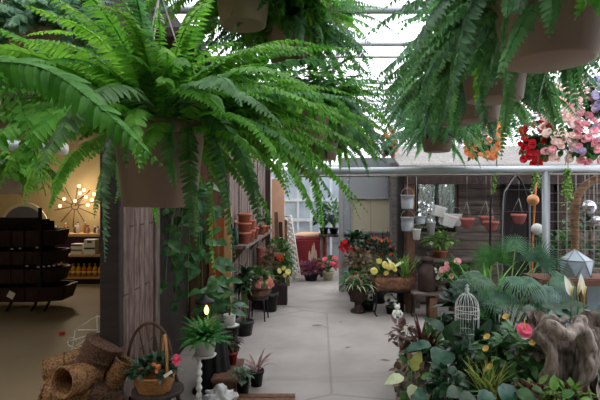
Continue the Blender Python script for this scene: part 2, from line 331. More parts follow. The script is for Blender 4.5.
# ------------------------------------------------------------------ ferns
def frond_mesh(name, pts, W, m, parent, spacing=.0155, seed=0, ups=None, droop=.25, sec=5, fwd=.35, into=None):
    rg = np.random.default_rng(seed); pts = np.array([tuple(p) for p in pts]); n = len(pts)
    seg = np.linalg.norm(np.diff(pts,axis=0),axis=1); cum = np.concatenate([[0],np.cumsum(seg)]); L = cum[-1]
    Nn = max(10, int(L/spacing)); ts = np.linspace(.1,.99,Nn)
    it = lambda arr, t: np.stack([np.interp(t*L,cum,arr[:,k]) for k in range(3)],1)
    tang = np.gradient(pts,axis=0); tang /= np.linalg.norm(tang,axis=1)[:,None]
    if ups is None:
        h = pts[-1]-pts[0]; h = h*[1,1,0]; hl = np.linalg.norm(h)
        h = h/hl if hl > .03 else np.array([.7,-.7,0])
        S0 = np.cross(h,[0,0,1.]);
    else: S0 = np.array(ups)
    S = S0[None,:]-tang*(tang@S0)[:,None]; S /= np.linalg.norm(S,axis=1)[:,None]; U = np.cross(S,tang)
    tw = rg.normal(0,.25)
    S, U = S*math.cos(tw)+U*math.sin(tw), U*math.cos(tw)-S*math.sin(tw)
    p = it(pts,ts); T = it(tang,ts); Sx = it(S,ts); Ux = it(U,ts)
    for A in (T,Sx,Ux): A /= np.linalg.norm(A,axis=1)[:,None]
    prof = np.minimum(1,.45+2.6*ts)*np.clip(1-ts**2.2,0,1)**.75+.05
    hw = L*.89/Nn*.5
    sk = np.linspace(0,1,sec); wk = np.interp(sk,[0,.12,.5,.85,1],[.75,1.1,.9,.62,.06])
    V_, F_ = [], []; o = 0
    for side in (1,-1):
        tj = ts+rg.normal(0,.002,Nn); ln = W*prof*(1+rg.normal(0,.06,Nn)); a = fwd+.35*ts+rg.normal(0,.07,Nn); dr = droop+rg.normal(0,.12,Nn)
        ca, sa = np.cos(a)[:,None], np.sin(a)[:,None]
        d = side*Sx*ca+T*sa-Ux*dr[:,None]; d /= np.linalg.norm(d,axis=1)[:,None]
        e = T*ca-side*Sx*sa; nn = np.cross(d,e)*(1 if side > 0 else -1); tt = rg.normal(0,.25,Nn)[:,None]; nn = side*0+np.cross(e,d)*(-side)
        e = e*np.cos(tt)+nn*np.sin(tt)
        c = p[:,None,:]+d[:,None,:]*(ln[:,None]*sk[None])[:,:,None]-Ux[:,None,:]*((ln*.28)[:,None]*sk[None]**2)[:,:,None]
        ww = (hw*np.minimum(1,prof*1.6+.1))[:,None]*wk[None]
        off = e[:,None,:]*ww[:,:,None]; up = Ux[:,None,:]*(ww*.3)[:,:,None]
        blk = np.stack([c-off+up,c,c+off+up],2).reshape(-1,3); V_.append(blk)
        for i in range(Nn):
            for k in range(sec-1):
                q = o+(i*sec+k)*3; F_ += [(q,q+1,q+4,q+3),(q+1,q+2,q+5,q+4)]
        o += len(blk)
    rr = np.linspace(.0028,.0008,n)*(1 if L < .9 else 1.2)
    rb = np.stack([pts+S*rr[:,None],pts+U*rr[:,None]*1.2,pts-S*rr[:,None],pts-U*rr[:,None]],1).reshape(-1,3); V_.append(rb)
    for i in range(n-1):
        for j in range(4): F_.append((o+i*4+j,o+i*4+(j+1)%4,o+i*4+4+(j+1)%4,o+i*4+4+j))
    if into is not None: return into.add(np.concatenate(V_).tolist(), F_)
    mb = MB(); mb.v = [tuple(x) for x in np.concatenate(V_)]; mb.f = F_
    return mb.build(name, m, parent)
def arc(p0, az, e0, e1, L, p=1.0, n=16, sway=0):
    pts = [V(p0)]; st = L/(n-1)
    for i in range(1,n):
        t = (i-.5)/(n-1); e = e0+(e1-e0)*t**p; a = az+sway*t
        pts.append(pts[-1]+V((math.cos(e)*math.cos(a),math.cos(e)*math.sin(a),math.sin(e)))*st)
    return pts
def bez(ps, n=18):
    ps = [V(p) for p in ps]; out = []; k = len(ps)
    q = [ps[0]*2-ps[1]]+ps+[ps[-1]*2-ps[-2]]
    for i in range(k-1):
        for j in range(n//(k-1)):
            t = j/(n//(k-1)); a,b,c,d_ = q[i:i+4]
            out.append(.5*((2*b)+(c-a)*t+(2*a-5*b+4*c-d_)*t*t+(3*b-a-3*c+d_)*t**3))
    out.append(ps[-1]); return out
SEED = [100]
def hanging_fern(label, c, r, h, n, L, m, potm=POT, name='hanging_fern', hang=3.0, custom=(), az_ok=None, e_hi=82, e_lo=5, W=.042, drop=(-60,-88), sq=0, group='hanging boston ferns', spacing=.0155, fill=90):
    """c = centre of the pot's base"""
    t = thing(name, label, 'hanging plant', c, group); c = V(c)
    MB().lathe([(r*.72,0),(r*.8,.004),(r*.97,h*.82),(r*1.0,h*.84),(r*1.04,h*.85),(r*1.04,h),(r*.98,h),(r*.95,h*.88),(0.0,h*.86)], c, 32).build('pot', potm, t)
    hg = MB(); top = c+V((0,0,max(hang-c.z, h+.35)))
    mid = V((c.x,c.y,min(top.z-.05, c.z+h+.42)))
    for k in range(3):
        a = 2*PI*k/3+.5; hg.cyl(c+V((r*1.02*math.cos(a),r*1.02*math.sin(a),h*.95)), mid, .0022, n=5)
    hg.cyl(mid, top, .003, n=6); hg.build('hanger', WIRE, t)
    cr = c+V((0,0,h*.93)); g = 2.399963; k = 0; i = 0
    while k < n:
        i += 1; az = i*g+R.uniform(-.3,.3)
        if i > n*6: break
        u = k/n; e0 = math.radians(e_hi+(e_lo-e_hi)*u**.8+R.uniform(-9,9)); l = R.uniform(*L)*(1-.12*(1-u))
        e1 = math.radians(R.uniform(*drop)*(.1+.9*u**.7)); rad = r*(.15+.75*u)
        if az_ok and not az_ok(az % (2*PI), u): 
            continue
        k += 1
        p0 = cr+V((math.cos(az)*rad,math.sin(az)*rad,0)); SEED[0] += 1
        frond_mesh('frond', arc(p0,az,e0,e1,l,R.uniform(.75,1.15),sway=R.uniform(-.5,.5)), W*R.uniform(.85,1.15), m[R.randrange(len(m))], t, seed=SEED[0], spacing=spacing)
    if fill:
        im = MB(); i = 0; k = 0
        while k < fill and i < fill*6:
            i += 1; az = R.uniform(0,2*PI); u = R.random()
            if az_ok and not az_ok(az, max(u,.3)): continue
            k += 1; SEED[0] += 1; e0 = math.radians(e_hi-2+(e_lo-10-e_hi)*u+R.uniform(-12,12)); e1 = math.radians(R.uniform(*drop)*(.1+.9*u**.7)); rad = r*R.uniform(.1,.95)
            frond_mesh('', arc(cr+V((math.cos(az)*rad,math.sin(az)*rad,-.01)),az,e0,e1,R.uniform(L[0]*.5,L[1]*.92),R.uniform(.75,1.15),n=11,sway=R.uniform(-.7,.7)), W*.92, None, None, seed=SEED[0], spacing=spacing*1.15, sec=4, into=im)
        im.build('inner_fronds', m[0], t, kind='stuff')
    for cu in custom:
        SEED[0] += 1; frond_mesh('frond', bez([P(*q) for q in cu[0]]), cu[1], cu[2], t, seed=SEED[0], spacing=spacing, sec=6, ups=cu[3] if len(cu) > 3 else None)
    return t
deg = math.degrees
# A: the large fern in the middle of the left half
hanging_fern('large bright green fern in brown tapered pot hanging nearest left of the aisle', P(160,207,1.5), .142, .27, 84, (.48,.8), [FERN,FERN,FERN2], W=.04, fill=130,
    e_hi=86, e_lo=12, drop=(-40,-82), az_ok=lambda a,u: not (u > .25 and 200 < deg(a) < 345 and R.random() < .4) and not (u > .4 and 140 < deg(a) < 215 and R.random() < .55),
    custom=[([(205,118,1.45),(250,120,1.4),(288,160,1.36),(318,222,1.34)],.042,FERN), ([(190,120,1.4),(215,118,1.35),(245,160,1.32),(262,232,1.3)],.038,FERN2),
            ([(188,118,1.4),(189,150,1.36),(192,200,1.36),(196,246,1.36)],.036,FERN2), ([(208,120,1.4),(222,160,1.37),(230,215,1.36),(236,262,1.36)],.036,FERN2),
            ([(205,120,1.42),(212,170,1.4),(212,240,1.4),(217,286,1.4)],.024,FERN), ([(172,118,1.36),(170,150,1.33),(174,180,1.33),(176,190,1.33)],.03,FERN2),
            ([(118,128,1.45),(104,150,1.4),(103,205,1.4),(105,262,1.42)],.042,FERN3), ([(128,122,1.4),(130,110,1.33),(127,140,1.3),(126,168,1.3)],.034,FERN2),
            ([(150,100,1.5),(168,60,1.4),(185,55,1.35),(195,78,1.33)],.032,FERN2), ([(150,100,1.5),(100,40,1.45),(60,18,1.4),(22,5,1.38)],.042,FERN),
            ([(150,105,1.5),(90,75,1.4),(45,45,1.35),(22,40,1.35)],.03,FERN)])
# B: fronds that reach in from the left, nearest the camera
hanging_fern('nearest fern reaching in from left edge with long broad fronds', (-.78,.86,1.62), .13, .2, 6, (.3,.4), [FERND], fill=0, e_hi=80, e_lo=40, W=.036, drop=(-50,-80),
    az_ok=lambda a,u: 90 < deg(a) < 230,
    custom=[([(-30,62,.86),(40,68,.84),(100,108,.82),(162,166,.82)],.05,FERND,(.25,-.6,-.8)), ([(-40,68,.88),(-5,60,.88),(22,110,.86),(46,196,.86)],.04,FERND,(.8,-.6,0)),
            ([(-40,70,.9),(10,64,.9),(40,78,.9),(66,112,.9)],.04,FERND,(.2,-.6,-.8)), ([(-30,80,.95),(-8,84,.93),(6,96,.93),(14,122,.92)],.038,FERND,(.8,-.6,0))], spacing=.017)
hanging_fern('shaded blue green fern in brown pot at upper left corner', (X(42,2.25),2.25,Z(76,2.25)), .15, .21, 50, (.3,.45), [FERN3,FERN3,FERN2], e_lo=8, az_ok=None)
hanging_fern('fern in beige pot hanging high above and behind the nearest left fern', (X(243,2.15),2.15,Z(26,2.15)), .13, .21, 80, (.4,.6), [FERN,FERN2], az_ok=lambda a,u: deg(a) < 100 or deg(a) > 300 or R.random() < .6)
hanging_fern('fern hanging highest left of aisle with fronds against bright roof', (X(290,2.55),2.55,Z(62,2.55)), .13, .2, 92, (.4,.6), [FERN2,FERN,FERN3])
hanging_fern('middle fern of the left row hanging beside the aisle', (X(309,2.8),2.8,Z(140,2.8)), .13, .2, 92, (.42,.62), [FERN,FERN2,FERN3], drop=(-65,-88),
    custom=[([(300,120,2.5),(308,150,2.45),(318,190,2.42),(324,236,2.42)],.045,FERN), ([(262,130,2.6),(285,150,2.5),(300,180,2.45),(322,228,2.4)],.05,FERN)])
hanging_fern('farthest fern of the left row drooping over the steel pipe', (X(322,3.55),3.55,Z(160,3.55)), .13, .2, 80, (.42,.6), [FERN2,FERN,FERN3], drop=(-65,-88))
hanging_fern('small fern in beige pot below the short pipe at left edge', (X(2,2.7),2.7,Z(194,2.7)), .12, .17, 30, (.26,.4), [FERN,FERN2])
# right row
hanging_fern('fern in wide brown pot at upper right corner nearest the camera', (.635,1.2,Z(63,1.2)), .137, .2, 62, (.3,.48), [FERN2,FERN3,FERN3], W=.036, e_hi=75, e_lo=-5,
    az_ok=lambda a,u: not (180 < deg(a) < 350 and u > .15 and R.random() < .5),
    custom=[([(512,-8,1.15),(505,20,1.08),(503,50,1.05),(506,98,1.05)],.008,FERN2), ([(500,-5,1.15),(470,-20,1.1),(440,15,1.08),(412,62,1.1)],.034,FERN2), ([(500,0,1.15),(475,0,1.1),(462,40,1.08),(452,92,1.1)],.034,FERN3),
            ([(545,-6,1.1),(552,-10,1.03),(551,15,1.0),(549,38,1.0)],.032,FERN2), ([(575,-8,1.1),(590,-20,1.02),(600,0,1.0),(606,24,1.0)],.032,FERN), ([(515,-5,1.1),(522,-14,1.04),(520,2,1.02),(517,18,1.02)],.03,FERN3),
            ([(535,-8,1.1),(560,-30,1.0),(585,-10,.98),(575,20,.98)],.03,FERN)])
hanging_fern('second fern from the camera in the right row in beige pot', (X(494,1.9),1.9,Z(101,1.9)), .135, .2, 84, (.34,.52), [FERN2,FERN3,FERN2], drop=(-65,-88), az_ok=lambda a,u: not (225 < deg(a) < 330 and R.random() < .5),
    custom=[([(470,30,1.8),(455,50,1.75),(452,90,1.75),(450,130,1.75)],.04,FERN2), ([(480,28,1.76),(479,50,1.7),(477,85,1.7),(476,108,1.7)],.038,FERN), ([(505,30,1.76),(510,60,1.7),(506,110,1.7),(501,160,1.72)],.034,FERN2), ([(525,40,1.76),(545,60,1.7),(540,90,1.7),(535,118,1.7)],.034,FERN2)])
hanging_fern('third fern from the camera in the right row in tan pot', (X(478,2.55),2.55,Z(121,2.55)), .13, .19, 88, (.4,.6), [FERN2,FERN3,FERN3], drop=(-65,-88), az_ok=lambda a,u: not (240 < deg(a) < 320 and R.random() < .5))
hanging_fern('fourth fern in the right row with wide mass of fronds', (X(455,3.2),3.2,Z(126,3.2)), .13, .19, 90, (.42,.62), [FERN2,FERN3,FERN3], drop=(-65,-88))
hanging_fern('farthest fern of the right row with small pot showing', (X(437,4.05),4.05,Z(152,4.05)), .14, .19, 70, (.4,.56), [FERN2,FERN3,FERN3], drop=(-55,-80))
# ------------------------------------------------------------------ rails
t = thing('pipe_rail', 'long steel pipe rail across right half with upright post', 'rail', (X(545,4.3),4.3,0))
MB().tube([P(296,171.5,4.3),P(545,169,4.3),P(680,167.5,4.3)],.032,14).build('top_pipe', PIPE, t)
MB().tube([P(296,176.5,4.36),P(680,173,4.36)],.009,8).build('lower_rod', WIRE, t)
MB().cyl((X(545,4.3),4.3,0),(X(545,4.3),4.3,Z(170,4.3)),.026,n=14).build('post', mat('post_grey', (138,144,146), .5, .3), t)
MB().cyl((X(296,4.3),4.3,Z(172,4.3)),(X(296,4.3),4.3,3.25),.02,n=10).build('drop_rod', PIPE, t)
t = thing('pipe_rail', 'short white pipe end with cap at left edge behind near fern', 'rail', P(62,149,2.0))
MB().tube([P(-190,133,2.0),P(60,148.5,2.0)],.023,14).build('pipe', PIPE, t)
MB().tube([P(56,148.3,2.0),P(66,149,2.0)],.026,14).build('end_cap', WHITE, t)
MB().cyl(P(-90,139,2.0),(X(-90,2.0),2.0,3.26),.012,n=8).build('drop_rod', PIPE, t)

# ------------------------------------------------------------------ plant helpers
def pot(mb_parent, c, r, h, m, taper=.75, rim=True, name='pot', n=20):
    c = V(c); pr = [(r*taper,0),(r*.95,h*.8)] + ([(r*1.06,h*.8),(r*1.06,h)] if rim else [(r,h)]) + [(r*.92,h),(r*.88,h*.9),(0,h*.88)]
    return MB().lathe(pr, c, n).build(name, m, mb_parent)
def foliage(parent, c, rad, n, L, W, m, shape='ovate', name='foliage', up=.5, curl=.4, seed=1, low=-.35, base=None):
    rg = random.Random(seed); c = V(c); mb = MB(); st = MB()
    for i in range(n):
        z = rg.uniform(low,1); th = rg.uniform(0,2*PI); q = math.sqrt(max(0,1-z*z)); d = V((q*math.cos(th),q*math.sin(th),z)); f = rg.uniform(.25,1)**.6
        p = c+V((d.x*rad[0],d.y*rad[1],d.z*rad[2]))*f
        dd = (d+V((rg.gauss(0,.4),rg.gauss(0,.4),rg.gauss(0,.3)-.1))).normalized()
        l = L*rg.uniform(.65,1.2); mb.leaf(p, dd, (V((0,0,1))+V((rg.gauss(0,.3),rg.gauss(0,.3),0))), l, W*rg.uniform(.75,1.15), shape, curl*rg.uniform(.4,1.6), .25)
        if base is not None and i % 4 == 0:
            b = V(base); md = (b+p)/2+V((0,0,.05*rad[2])); st.tube([b+V((rg.uniform(-.02,.02),rg.uniform(-.02,.02),0)),md,p],[.004,.003,.0015],4,False)
    o = mb.build(name, m, parent)
    if base is not None: st.build('stem', STEM, parent)
    return o
def flowers(parent, pts, r, m, n=5, layers=1, cup=.5, seed=2, name='flower'):
    rg = random.Random(seed)
    for p in pts:
        p = V(p); nr = V((rg.gauss(0,.5),-1+rg.gauss(0,.3),rg.gauss(.3,.4))); MB().flower(p,nr,r*rg.uniform(.8,1.2),n,cup,layers).build(name, m, parent)
def shell(c, rad, n, seed, front=True, low=-.5):
    rg = random.Random(seed); out = []; c = V(c)
    while len(out) < n:
        z = rg.uniform(low,1); th = rg.uniform(PI,2*PI) if front else rg.uniform(0,2*PI); q = math.sqrt(max(0,1-z*z))
        out.append(c+V((q*math.cos(th)*rad[0],q*math.sin(th)*rad[1],z*rad[2]))*1.03)
    return out
def straps(parent, c, n, L, W, m, e=(35,85), e1=(-50,20), name='leaf', seed=3, one=False, jit=.02):
    rg = random.Random(seed); c = V(c); M_ = MB()
    for i in range(n):
        mb = M_ if one else MB(); az = i*2.4+rg.uniform(-.3,.3); e0 = math.radians(rg.uniform(*e)); ee = math.radians(rg.uniform(*e1)); l = rg.uniform(.7,1.15)*L
        pts = arc(c+V((rg.uniform(-jit,jit),rg.uniform(-jit,jit),0)),az,e0,ee,l,1.3,8); sd = V((-math.sin(az),math.cos(az),0)); vs = []; fs = []
        for k, p in enumerate(pts):
            u = k/(len(pts)-1); w = W/2*(min(1,.5+2*u))*(1-u**2.5)+.0006; upv = V((0,0,w*.35)); vs += [p-sd*w+upv,p,p+sd*w+upv]
        for k in range(len(pts)-1): fs += [(k*3,k*3+1,k*3+4,k*3+3),(k*3+1,k*3+2,k*3+5,k*3+4)]
        mb.add(vs,fs)
        if not one: mb.build(name, m, parent)
    if one: M_.build(name, m, parent)
def bigleaves(parent, base, specs, m, shape='heart', stem=STEM, name='leaf'):
    """specs: (tip-side point, direction, length, width)"""
    for q, d, l, w, mm in specs:
        q = V(q); o = MB().leaf(q, d, (0,-.6,1), l, w, shape, .5, .18).build(name, mm or m, parent); b = V(base)
        MB().tube([b,(b+q)/2+V((0,0,.06)),q],[.006,.005,.003],5).build('leaf_stalk', stem, parent)
def dirr(rg, u=.3): return V((rg.gauss(0,1),rg.gauss(-.3,1),rg.uniform(-.3,.9)+u-.3)).normalized()

# ------------------------------------------------------------------ hanging flower baskets, right
def flower_basket(label, px, py, Y, rad, m, nfl, fr, gm=G1, extra=None, n=260):
    c = P(px,py,Y); t = thing('hanging_flower_basket', label, 'hanging plant', c-V((0,0,rad[2]+.12)), 'flower baskets hanging behind the pipe')
    MB().lathe([(.07,0),(.11,.13),(.125,.14),(.125,.16),(.11,.16),(0,.14)], c-V((0,0,rad[2]*.35+.1)), 20).build('pot', POTG, t)
    MB().cyl(c-V((0,0,rad[2]*.6)),(c.x,c.y,3.02),.003,n=5).build('hanger', WIRE, t)
    foliage(t, c, rad, n, .07, .04, gm, seed=int(px), low=-.8)
    flowers(t, shell(c,rad,int(nfl*1.7),int(px)+1,low=-.9), fr*.76, m, 5, 2, .45, int(px))
    if extra: flowers(t, shell(c,(rad[0]*1.05,rad[1],rad[2]),int(extra[1]*1.7),int(px)+2,low=-.8), fr*.7, extra[0], 5, 2, .45, int(px)+5)
    return t
flower_basket('hanging basket with drooping scarlet red begonia flowers', 534,128,4.8,(.15,.15,.42),FR,50,.05)
flower_basket('hanging basket of blush pink begonias with pale petals right of the scarlet one', 558,126,4.6,(.17,.17,.38),FPL,50,.048,extra=(FPK,10))
flower_basket('hanging basket of pink begonias at right edge', 590,134,4.5,(.17,.16,.32),FPK,34,.05,extra=(FLV,12))
flower_basket('hanging basket of peach orange begonias beside fern pots', 482,138,5.2,(.18,.16,.28),FO,30,.055)
flower_basket('hanging basket with dusky red flowers near the dark shed post', 389,143,6.6,(.1,.1,.2),mat('petal_coral', (214,110,90), .6, transl=.3),12,.045,n=90)
flower_basket('hanging basket of lilac flowers at upper right edge', 604,98,4.4,(.14,.14,.2),FLV,26,.04,G2)
flower_basket('hanging basket with white and pink blooms behind the wide brown pot', 575,95,5.4,(.2,.16,.22),FPL,30,.05)
def trailing(label, x, Y, y0, y1, m=G3, n=9, L=.028):
    p0, p1 = P(x,y0,Y), P(x,y1,Y); t = thing('trailing_plant', label, 'plant', p1)
    rg = random.Random(int(x)); st = MB(); fo = MB()
    for k in range(n):
        off = V((rg.uniform(-.05,.05),rg.uniform(-.05,.05),0)); ln = rg.uniform(.55,1)
        pts = [p0+off*(.4+.6*u)+(p1-p0)*u*ln+V((.012*math.sin(u*9+k),0,0)) for u in [i/10 for i in range(11)]]
        st.tube(pts,.0018,4,False)
        for i in range(34):
            u = rg.random(); q = p0+off*(.4+.6*u)+(p1-p0)*u*ln; fo.leaf(q, V((rg.gauss(0,1),rg.gauss(0,1),rg.uniform(-.8,.1))), (0,0,1), L*rg.uniform(.7,1.3), L*.8, 'small', .4, .2)
    st.tube([p0, V((p0.x,p0.y,p0.z+.15)), V((p0.x,4.3,Z(170,4.3)+.033))],.003,4); st.build('stem', STEM, t); fo.build('foliage', m, t)
trailing('bright green vine trailing down from pipe right of post', 568,4.25,168,208)
trailing('thin vine trailing beside the steel post left of it', 538,4.28,172,192,n=3)
trailing('sparse thin vine trailing from pipe above the terracotta baskets', 497,4.28,172,196,G3,2)

# ------------------------------------------------------------------ things at the shed
def can(label, px, py0, py1, Y, w, m=GALV, name='bucket', taper=.85, cat='bucket', hang=1.84, ribs=True, group='pots hanging at the shed'):
    b = P(px,py1,Y); h = (py1-py0)*Y/F; r = w*Y/F/2; t = thing(name, label, cat, b, group); n = 24
    MB().lathe([(r*taper,0),(r*taper*1.02,h*.05)]+([(r*(taper+(1-taper)*.5)*1.04,h*.48),(r*(taper+(1-taper)*.55),h*.55)] if ribs else [])+[(r*.98,h*.93),(r*1.06,h*.95),(r*1.06,h),(r*.96,h),(r*.9,h*.92),(r*.75,h*.1),(0,h*.08)], b, n).build('body', m, t)
    hd = MB().tube([b+V((r*math.cos(a),0,h+ (hang-b.z-h)*0 + r*1.1*math.sin(a))) for a in [PI*i/8 for i in range(9)]],.003,5)
    hd.cyl(b+V((0,0,h+r*1.1)),(b.x,b.y,hang),.002,n=5); hd.build('handle', WIRE, t); return t
can('upper ribbed galvanised bucket hanging on shed post',407.5,195,209,6.15,13); can('lower ribbed galvanised bucket hanging on shed post',407.5,217,231,6.12,13)
can('small galvanised bucket right of the lower ribbed bucket',420,216,224,6.2,11); can('small tapered pale pot hanging low beside shed post',416.5,229,240,6.05,9,POTW,'hanging_pot',.6,'pot',ribs=False)
can('narrow tapered grey cup hanging below the window',431,222,235,6.2,9,mat('pot_grey', (150,152,150), .6),'hanging_pot',.65,'pot',ribs=False); can('white cup hanging right of the white box pots',456,214,226,6.3,12,POTW,'hanging_pot',.65,'pot',ribs=False)
for px, py0, py1, w, lab in ((437,206,216,12,'white square pot hanging at window, upper of the two'),(446,214,226,15,'white square pot hanging at window, lower and wider')):
    b = P(px,py1,6.25); h = (py1-py0)*6.25/F; r = w*6.25/F/2; t = thing('hanging_pot', lab, 'pot', b, 'pots hanging at the shed')
    MB().lathe([(r*.75,0),(r*.98,h*.8),(r*1.05,h*.82),(r*1.05,h),(r*.95,h),(r*.7,h*.15),(0,h*.12)], b, 32, M=Matrix.Translation(b)@Matrix.Rotation(.3,4,'Y'), sq=.8).build('body', POTW, t, False)
    MB().cyl(b+V((0,0,h*.5)),(b.x,b.y,1.84),.003,n=5).build('hanger', WIRE, t)
for i, (px, py, w, Y, lab) in enumerate(((467,222,13,5.9,'leftmost terracotta half round pot hanging under shed eave'),(486,220,13,6.1,'terracotta pot hanging behind and above its neighbour'),(491,225,14,5.8,'front terracotta pot of the overlapping pair'),(519,218,14,5.9,'rightmost terracotta pot in front of dark arch'))):
    h = 10*Y/F; b = P(px,py+6,Y); r = w*Y/F/2; t = thing('hanging_pot', lab, 'pot', b, 'terracotta pots hanging under the eave')
    MB().lathe([(r*.5,0),(r*.75,h*.25),(r*.95,h*.7),(r*1.1,h*.75),(r*1.1,h),(r*.95,h),(r*.8,h*.6),(0,h*.5)], b, 24).build('body', TERRAP, t)
    hg = MB()
    for a in (.5,2.6,4.7): hg.cyl(b+V((r*math.cos(a),r*math.sin(a),h)), b+V((0,0,h+.2)), .002, n=4)
    hg.cyl(b+V((0,0,h+.2)),(b.x,b.y,1.9),.002,n=4); hg.build('hanger', WIRE, t)
# view behind shed window
t = thing('shrub', 'green shrub showing through the shed window', 'shrub', (X(440,7.6),7.6,0)); foliage(t,(X(440,7.6),7.6,1.25),(.35,.25,.65),520,.12,.05,G1,seed=5)
MB().cyl((X(440,7.6),7.6,0),(X(440,7.6),7.6,1.2),.02).build('stem', BARK, t)
t = thing('bamboo_canes', 'upright pale bamboo stems standing outside the shed window', 'bamboo', (X(430,7.2),7.2,0))
for k in range(7): MB().tube([(X(421+k*5,7.2),7.2+.02*(k%2),0),(X(421+k*5+R.uniform(-2,2),7.2),7.2,1.95)],.012,7).build('cane', mat('cane', (150,142,96), .6, col2=(110,120,70)), t)
for px, Y, lab in ((428,8.6,'dark dense bush far behind shed window at left'),(462,8.9,'dark dense bush far behind shed window at right')):
    t = thing('bush', lab, 'shrub', (X(px,Y),Y,0)); foliage(t,(X(px,Y),Y,1.1),(.6,.4,1.0),520,.2,.1,G2,seed=px); MB().cyl((X(px,Y),Y,0),(X(px,Y),Y,1.0),.03).build('stem', BARK, t)
# bench, milk can
t = thing('log_bench', 'low rustic wooden bench with weathered grey plank top', 'bench', (X(431,6.0),6.0,0)); zb = Z(291,6)
MB().box((X(436,6),6.02,zb-.025),(.62,.24,.05),bev=.012).build('seat', WG, t)
for px in (432,455): MB().box((X(px,6),6.02,(zb-.07)/2),(.1,.18,zb-.07),bev=.012).build('leg', WB, t)
b = P(427,290,6.0); t = thing('milk_can', 'dark rusty milk can with lid standing on the bench', 'can', b)
MB().lathe([(.1,0),(.115,.01),(.115,.22),(.108,.25),(.08,.3),(.062,.33),(.062,.36),(.07,.365),(0,.366)], b, 24).build('body', RUST, t)
MB().lathe([(.078,.366),(.08,.4),(.05,.42),(.014,.44),(.02,.455),(.02,.475),(0,.48)], b, 20).build('lid', RUST, t)
for s in (-1,1): MB().tube([b+V((s*.075,0,.31)),b+V((s*.13,0,.35)),b+V((s*.135,0,.29)),b+V((s*.112,0,.24))],.007,6).build('handle', RUST, t)
def potted(label, px, base_y, Y, pr, ph, potm, rad, n, L, W, m, fl=None, nfl=0, flr=.03, name='potted_plant', zoff=None, shape='ovate', seed=1, group=None, rise=.05, taper=.75):
    b = P(px,base_y,Y); b.z = zoff if zoff is not None else b.z; t = thing(name, label, 'plant', b, group)
    pot(t,b,pr,ph,potm,taper); c = b+V((0,0,ph+rad[2]*.55+rise)); foliage(t,c,rad,n,L,W,m,shape,seed=seed,base=b+V((0,0,ph*.9)))
    if fl: flowers(t, shell(c,rad,nfl,seed,low=-.2), flr, fl, 6, 2, .5, seed)
    return t
potted('small plant with white blooms in dark pot on the bench end',434.5,290,6.0,.05,.07,POTB,(.09,.08,.1),50,.07,.03,G2,FW,8,.025,seed=3,zoff=zb)
potted('leafy plant with one rosy bloom cluster behind the palm on bench',452,290,5.95,.08,.1,POTB,(.16,.12,.16),110,.09,.05,G1,FPK,7,.04,seed=4,zoff=zb)
potted('bright green leafy plant at the shed wall above bench',440,262,6.45,.1,.1,TERRA,(.2,.14,.12),110,.1,.05,G3,FW,4,.03,seed=8,zoff=.72)
tag(MB().box((X(445,6.5),6.52,.69),(.9,.3,.05),bev=.01).box((X(418,6.5),6.55,.34),(.06,.1,.66)).box((X(473,6.5),6.55,.34),(.06,.1,.66)).build('shelf', WG, None, False), 'grey weathered shelf table along the shed wall', 'shelf')

# arched garden trellis
t = thing('garden_arch', 'black metal garden arch with curved white tubes by the shed', 'arch', (X(522,5.3),5.3,0)); Y = 5.3
for sx, Yo in ((0,0),(0,.35)):
    pts = [(X(502,Y),Y+Yo,0),(X(503,Y),Y+Yo,Z(230,Y))]+[tuple(P(503+20*(1-math.cos(a)),215-45*math.sin(a),Y)+V((0,Yo,0))) for a in [PI*i/14 for i in range(15)]]+[(X(543,Y),Y+Yo,0)]
    MB().tube(pts,.014,8).build('hoop', BLK, t)
for py in (190,212,238): MB().tube([P(503,py,Y),P(543,py,Y)],.008,6).build('crossbar', BLK, t)
t = thing('curved_tube', 'pale curved hoop tube leaning by garden arch, left of two', 'hoop', P(500,290,5.0))
MB().tube(bez([P(502,300,5.0),P(503,205,5.0),P(508,187,5.0),P(518,174,5.0),P(530,172,5.0)],20),.007,8).build('tube', mat('tube_grey', (120,122,122), .5, .3), t)
t = thing('curved_tube', 'pale curved hoop tube leaning by garden arch, right of two', 'hoop', P(528,290,5.0))
MB().tube(bez([P(530,300,5.0),P(530,210,5.0),P(533,192,5.0),P(541,178,5.0),P(552,173,5.0)],20),.007,8).build('tube', MATS['tube_grey'], t)
t = thing('garden_stake', 'orange garden stake with copper ball and silver ball', 'stake', (X(531,4.6),4.6,0)); Y = 4.6
MB().tube([(X(530,Y),Y,0),P(533,235,Y),P(535,200,Y),P(537,176,Y)],.009,8).build('rod', ORNG, t)
MB().ball(P(533,200,Y-.02),.055,16).build('copper_ball', COPPER, t); MB().ball(P(537,229,Y-.03),.055,16).build('silver_ball', mat('white_ball', (206,206,204), .3, .1), t)
# bent trunk and silver balls, mesh
t = thing('bent_trunk', 'bent brown ringed trunk rising and curving right behind terrarium', 'trunk', (X(575,4.4),4.4,0)); Y = 4.4
pts = bez([(X(575,Y),Y,0),P(575,255,Y),P(575,215,Y),P(578,195,Y),P(588,183,Y),P(603,176,Y),P(622,160,Y)],42)
MB().tube(pts,[.034+.004*(i%2) for i in range(len(pts))],10,nz=.15).build('trunk', mat('trunk_ringed', (134,102,74), .85, col2=(86,64,46), scale=14, bump=.5, stretch=(1,1,4)), t)
for px, py, Y, r, lab in ((589,207,4.3,.062,'larger mirrored silver ball hanging beside the bent trunk'),(597,221,4.3,.045,'smaller mirrored silver ball at right edge below the other')):
    t = thing('silver_ball', lab, 'ball', P(px,py,Y)-V((0,0,r)), 'mirrored balls by the trunk'); mb = MB().ball(P(px,py,Y),r,14); mb.build('ball', SILVER, t, False)
    MB().cyl(P(px,py,Y)+V((0,0,r)),(X(px,Y),Y,Z(170,4.3)),.0025,n=5).build('hanger', WIRE, t)
t = thing('wire_mesh_panel', 'wire grid fence panel right of the steel post', 'fence', (X(578,4.9),4.9,0)); Y = 4.9; mb = MB()
for px in range(549,660,9): mb.cyl((X(px,Y),Y,.1),(X(px,Y),Y,1.8),.003,n=4)
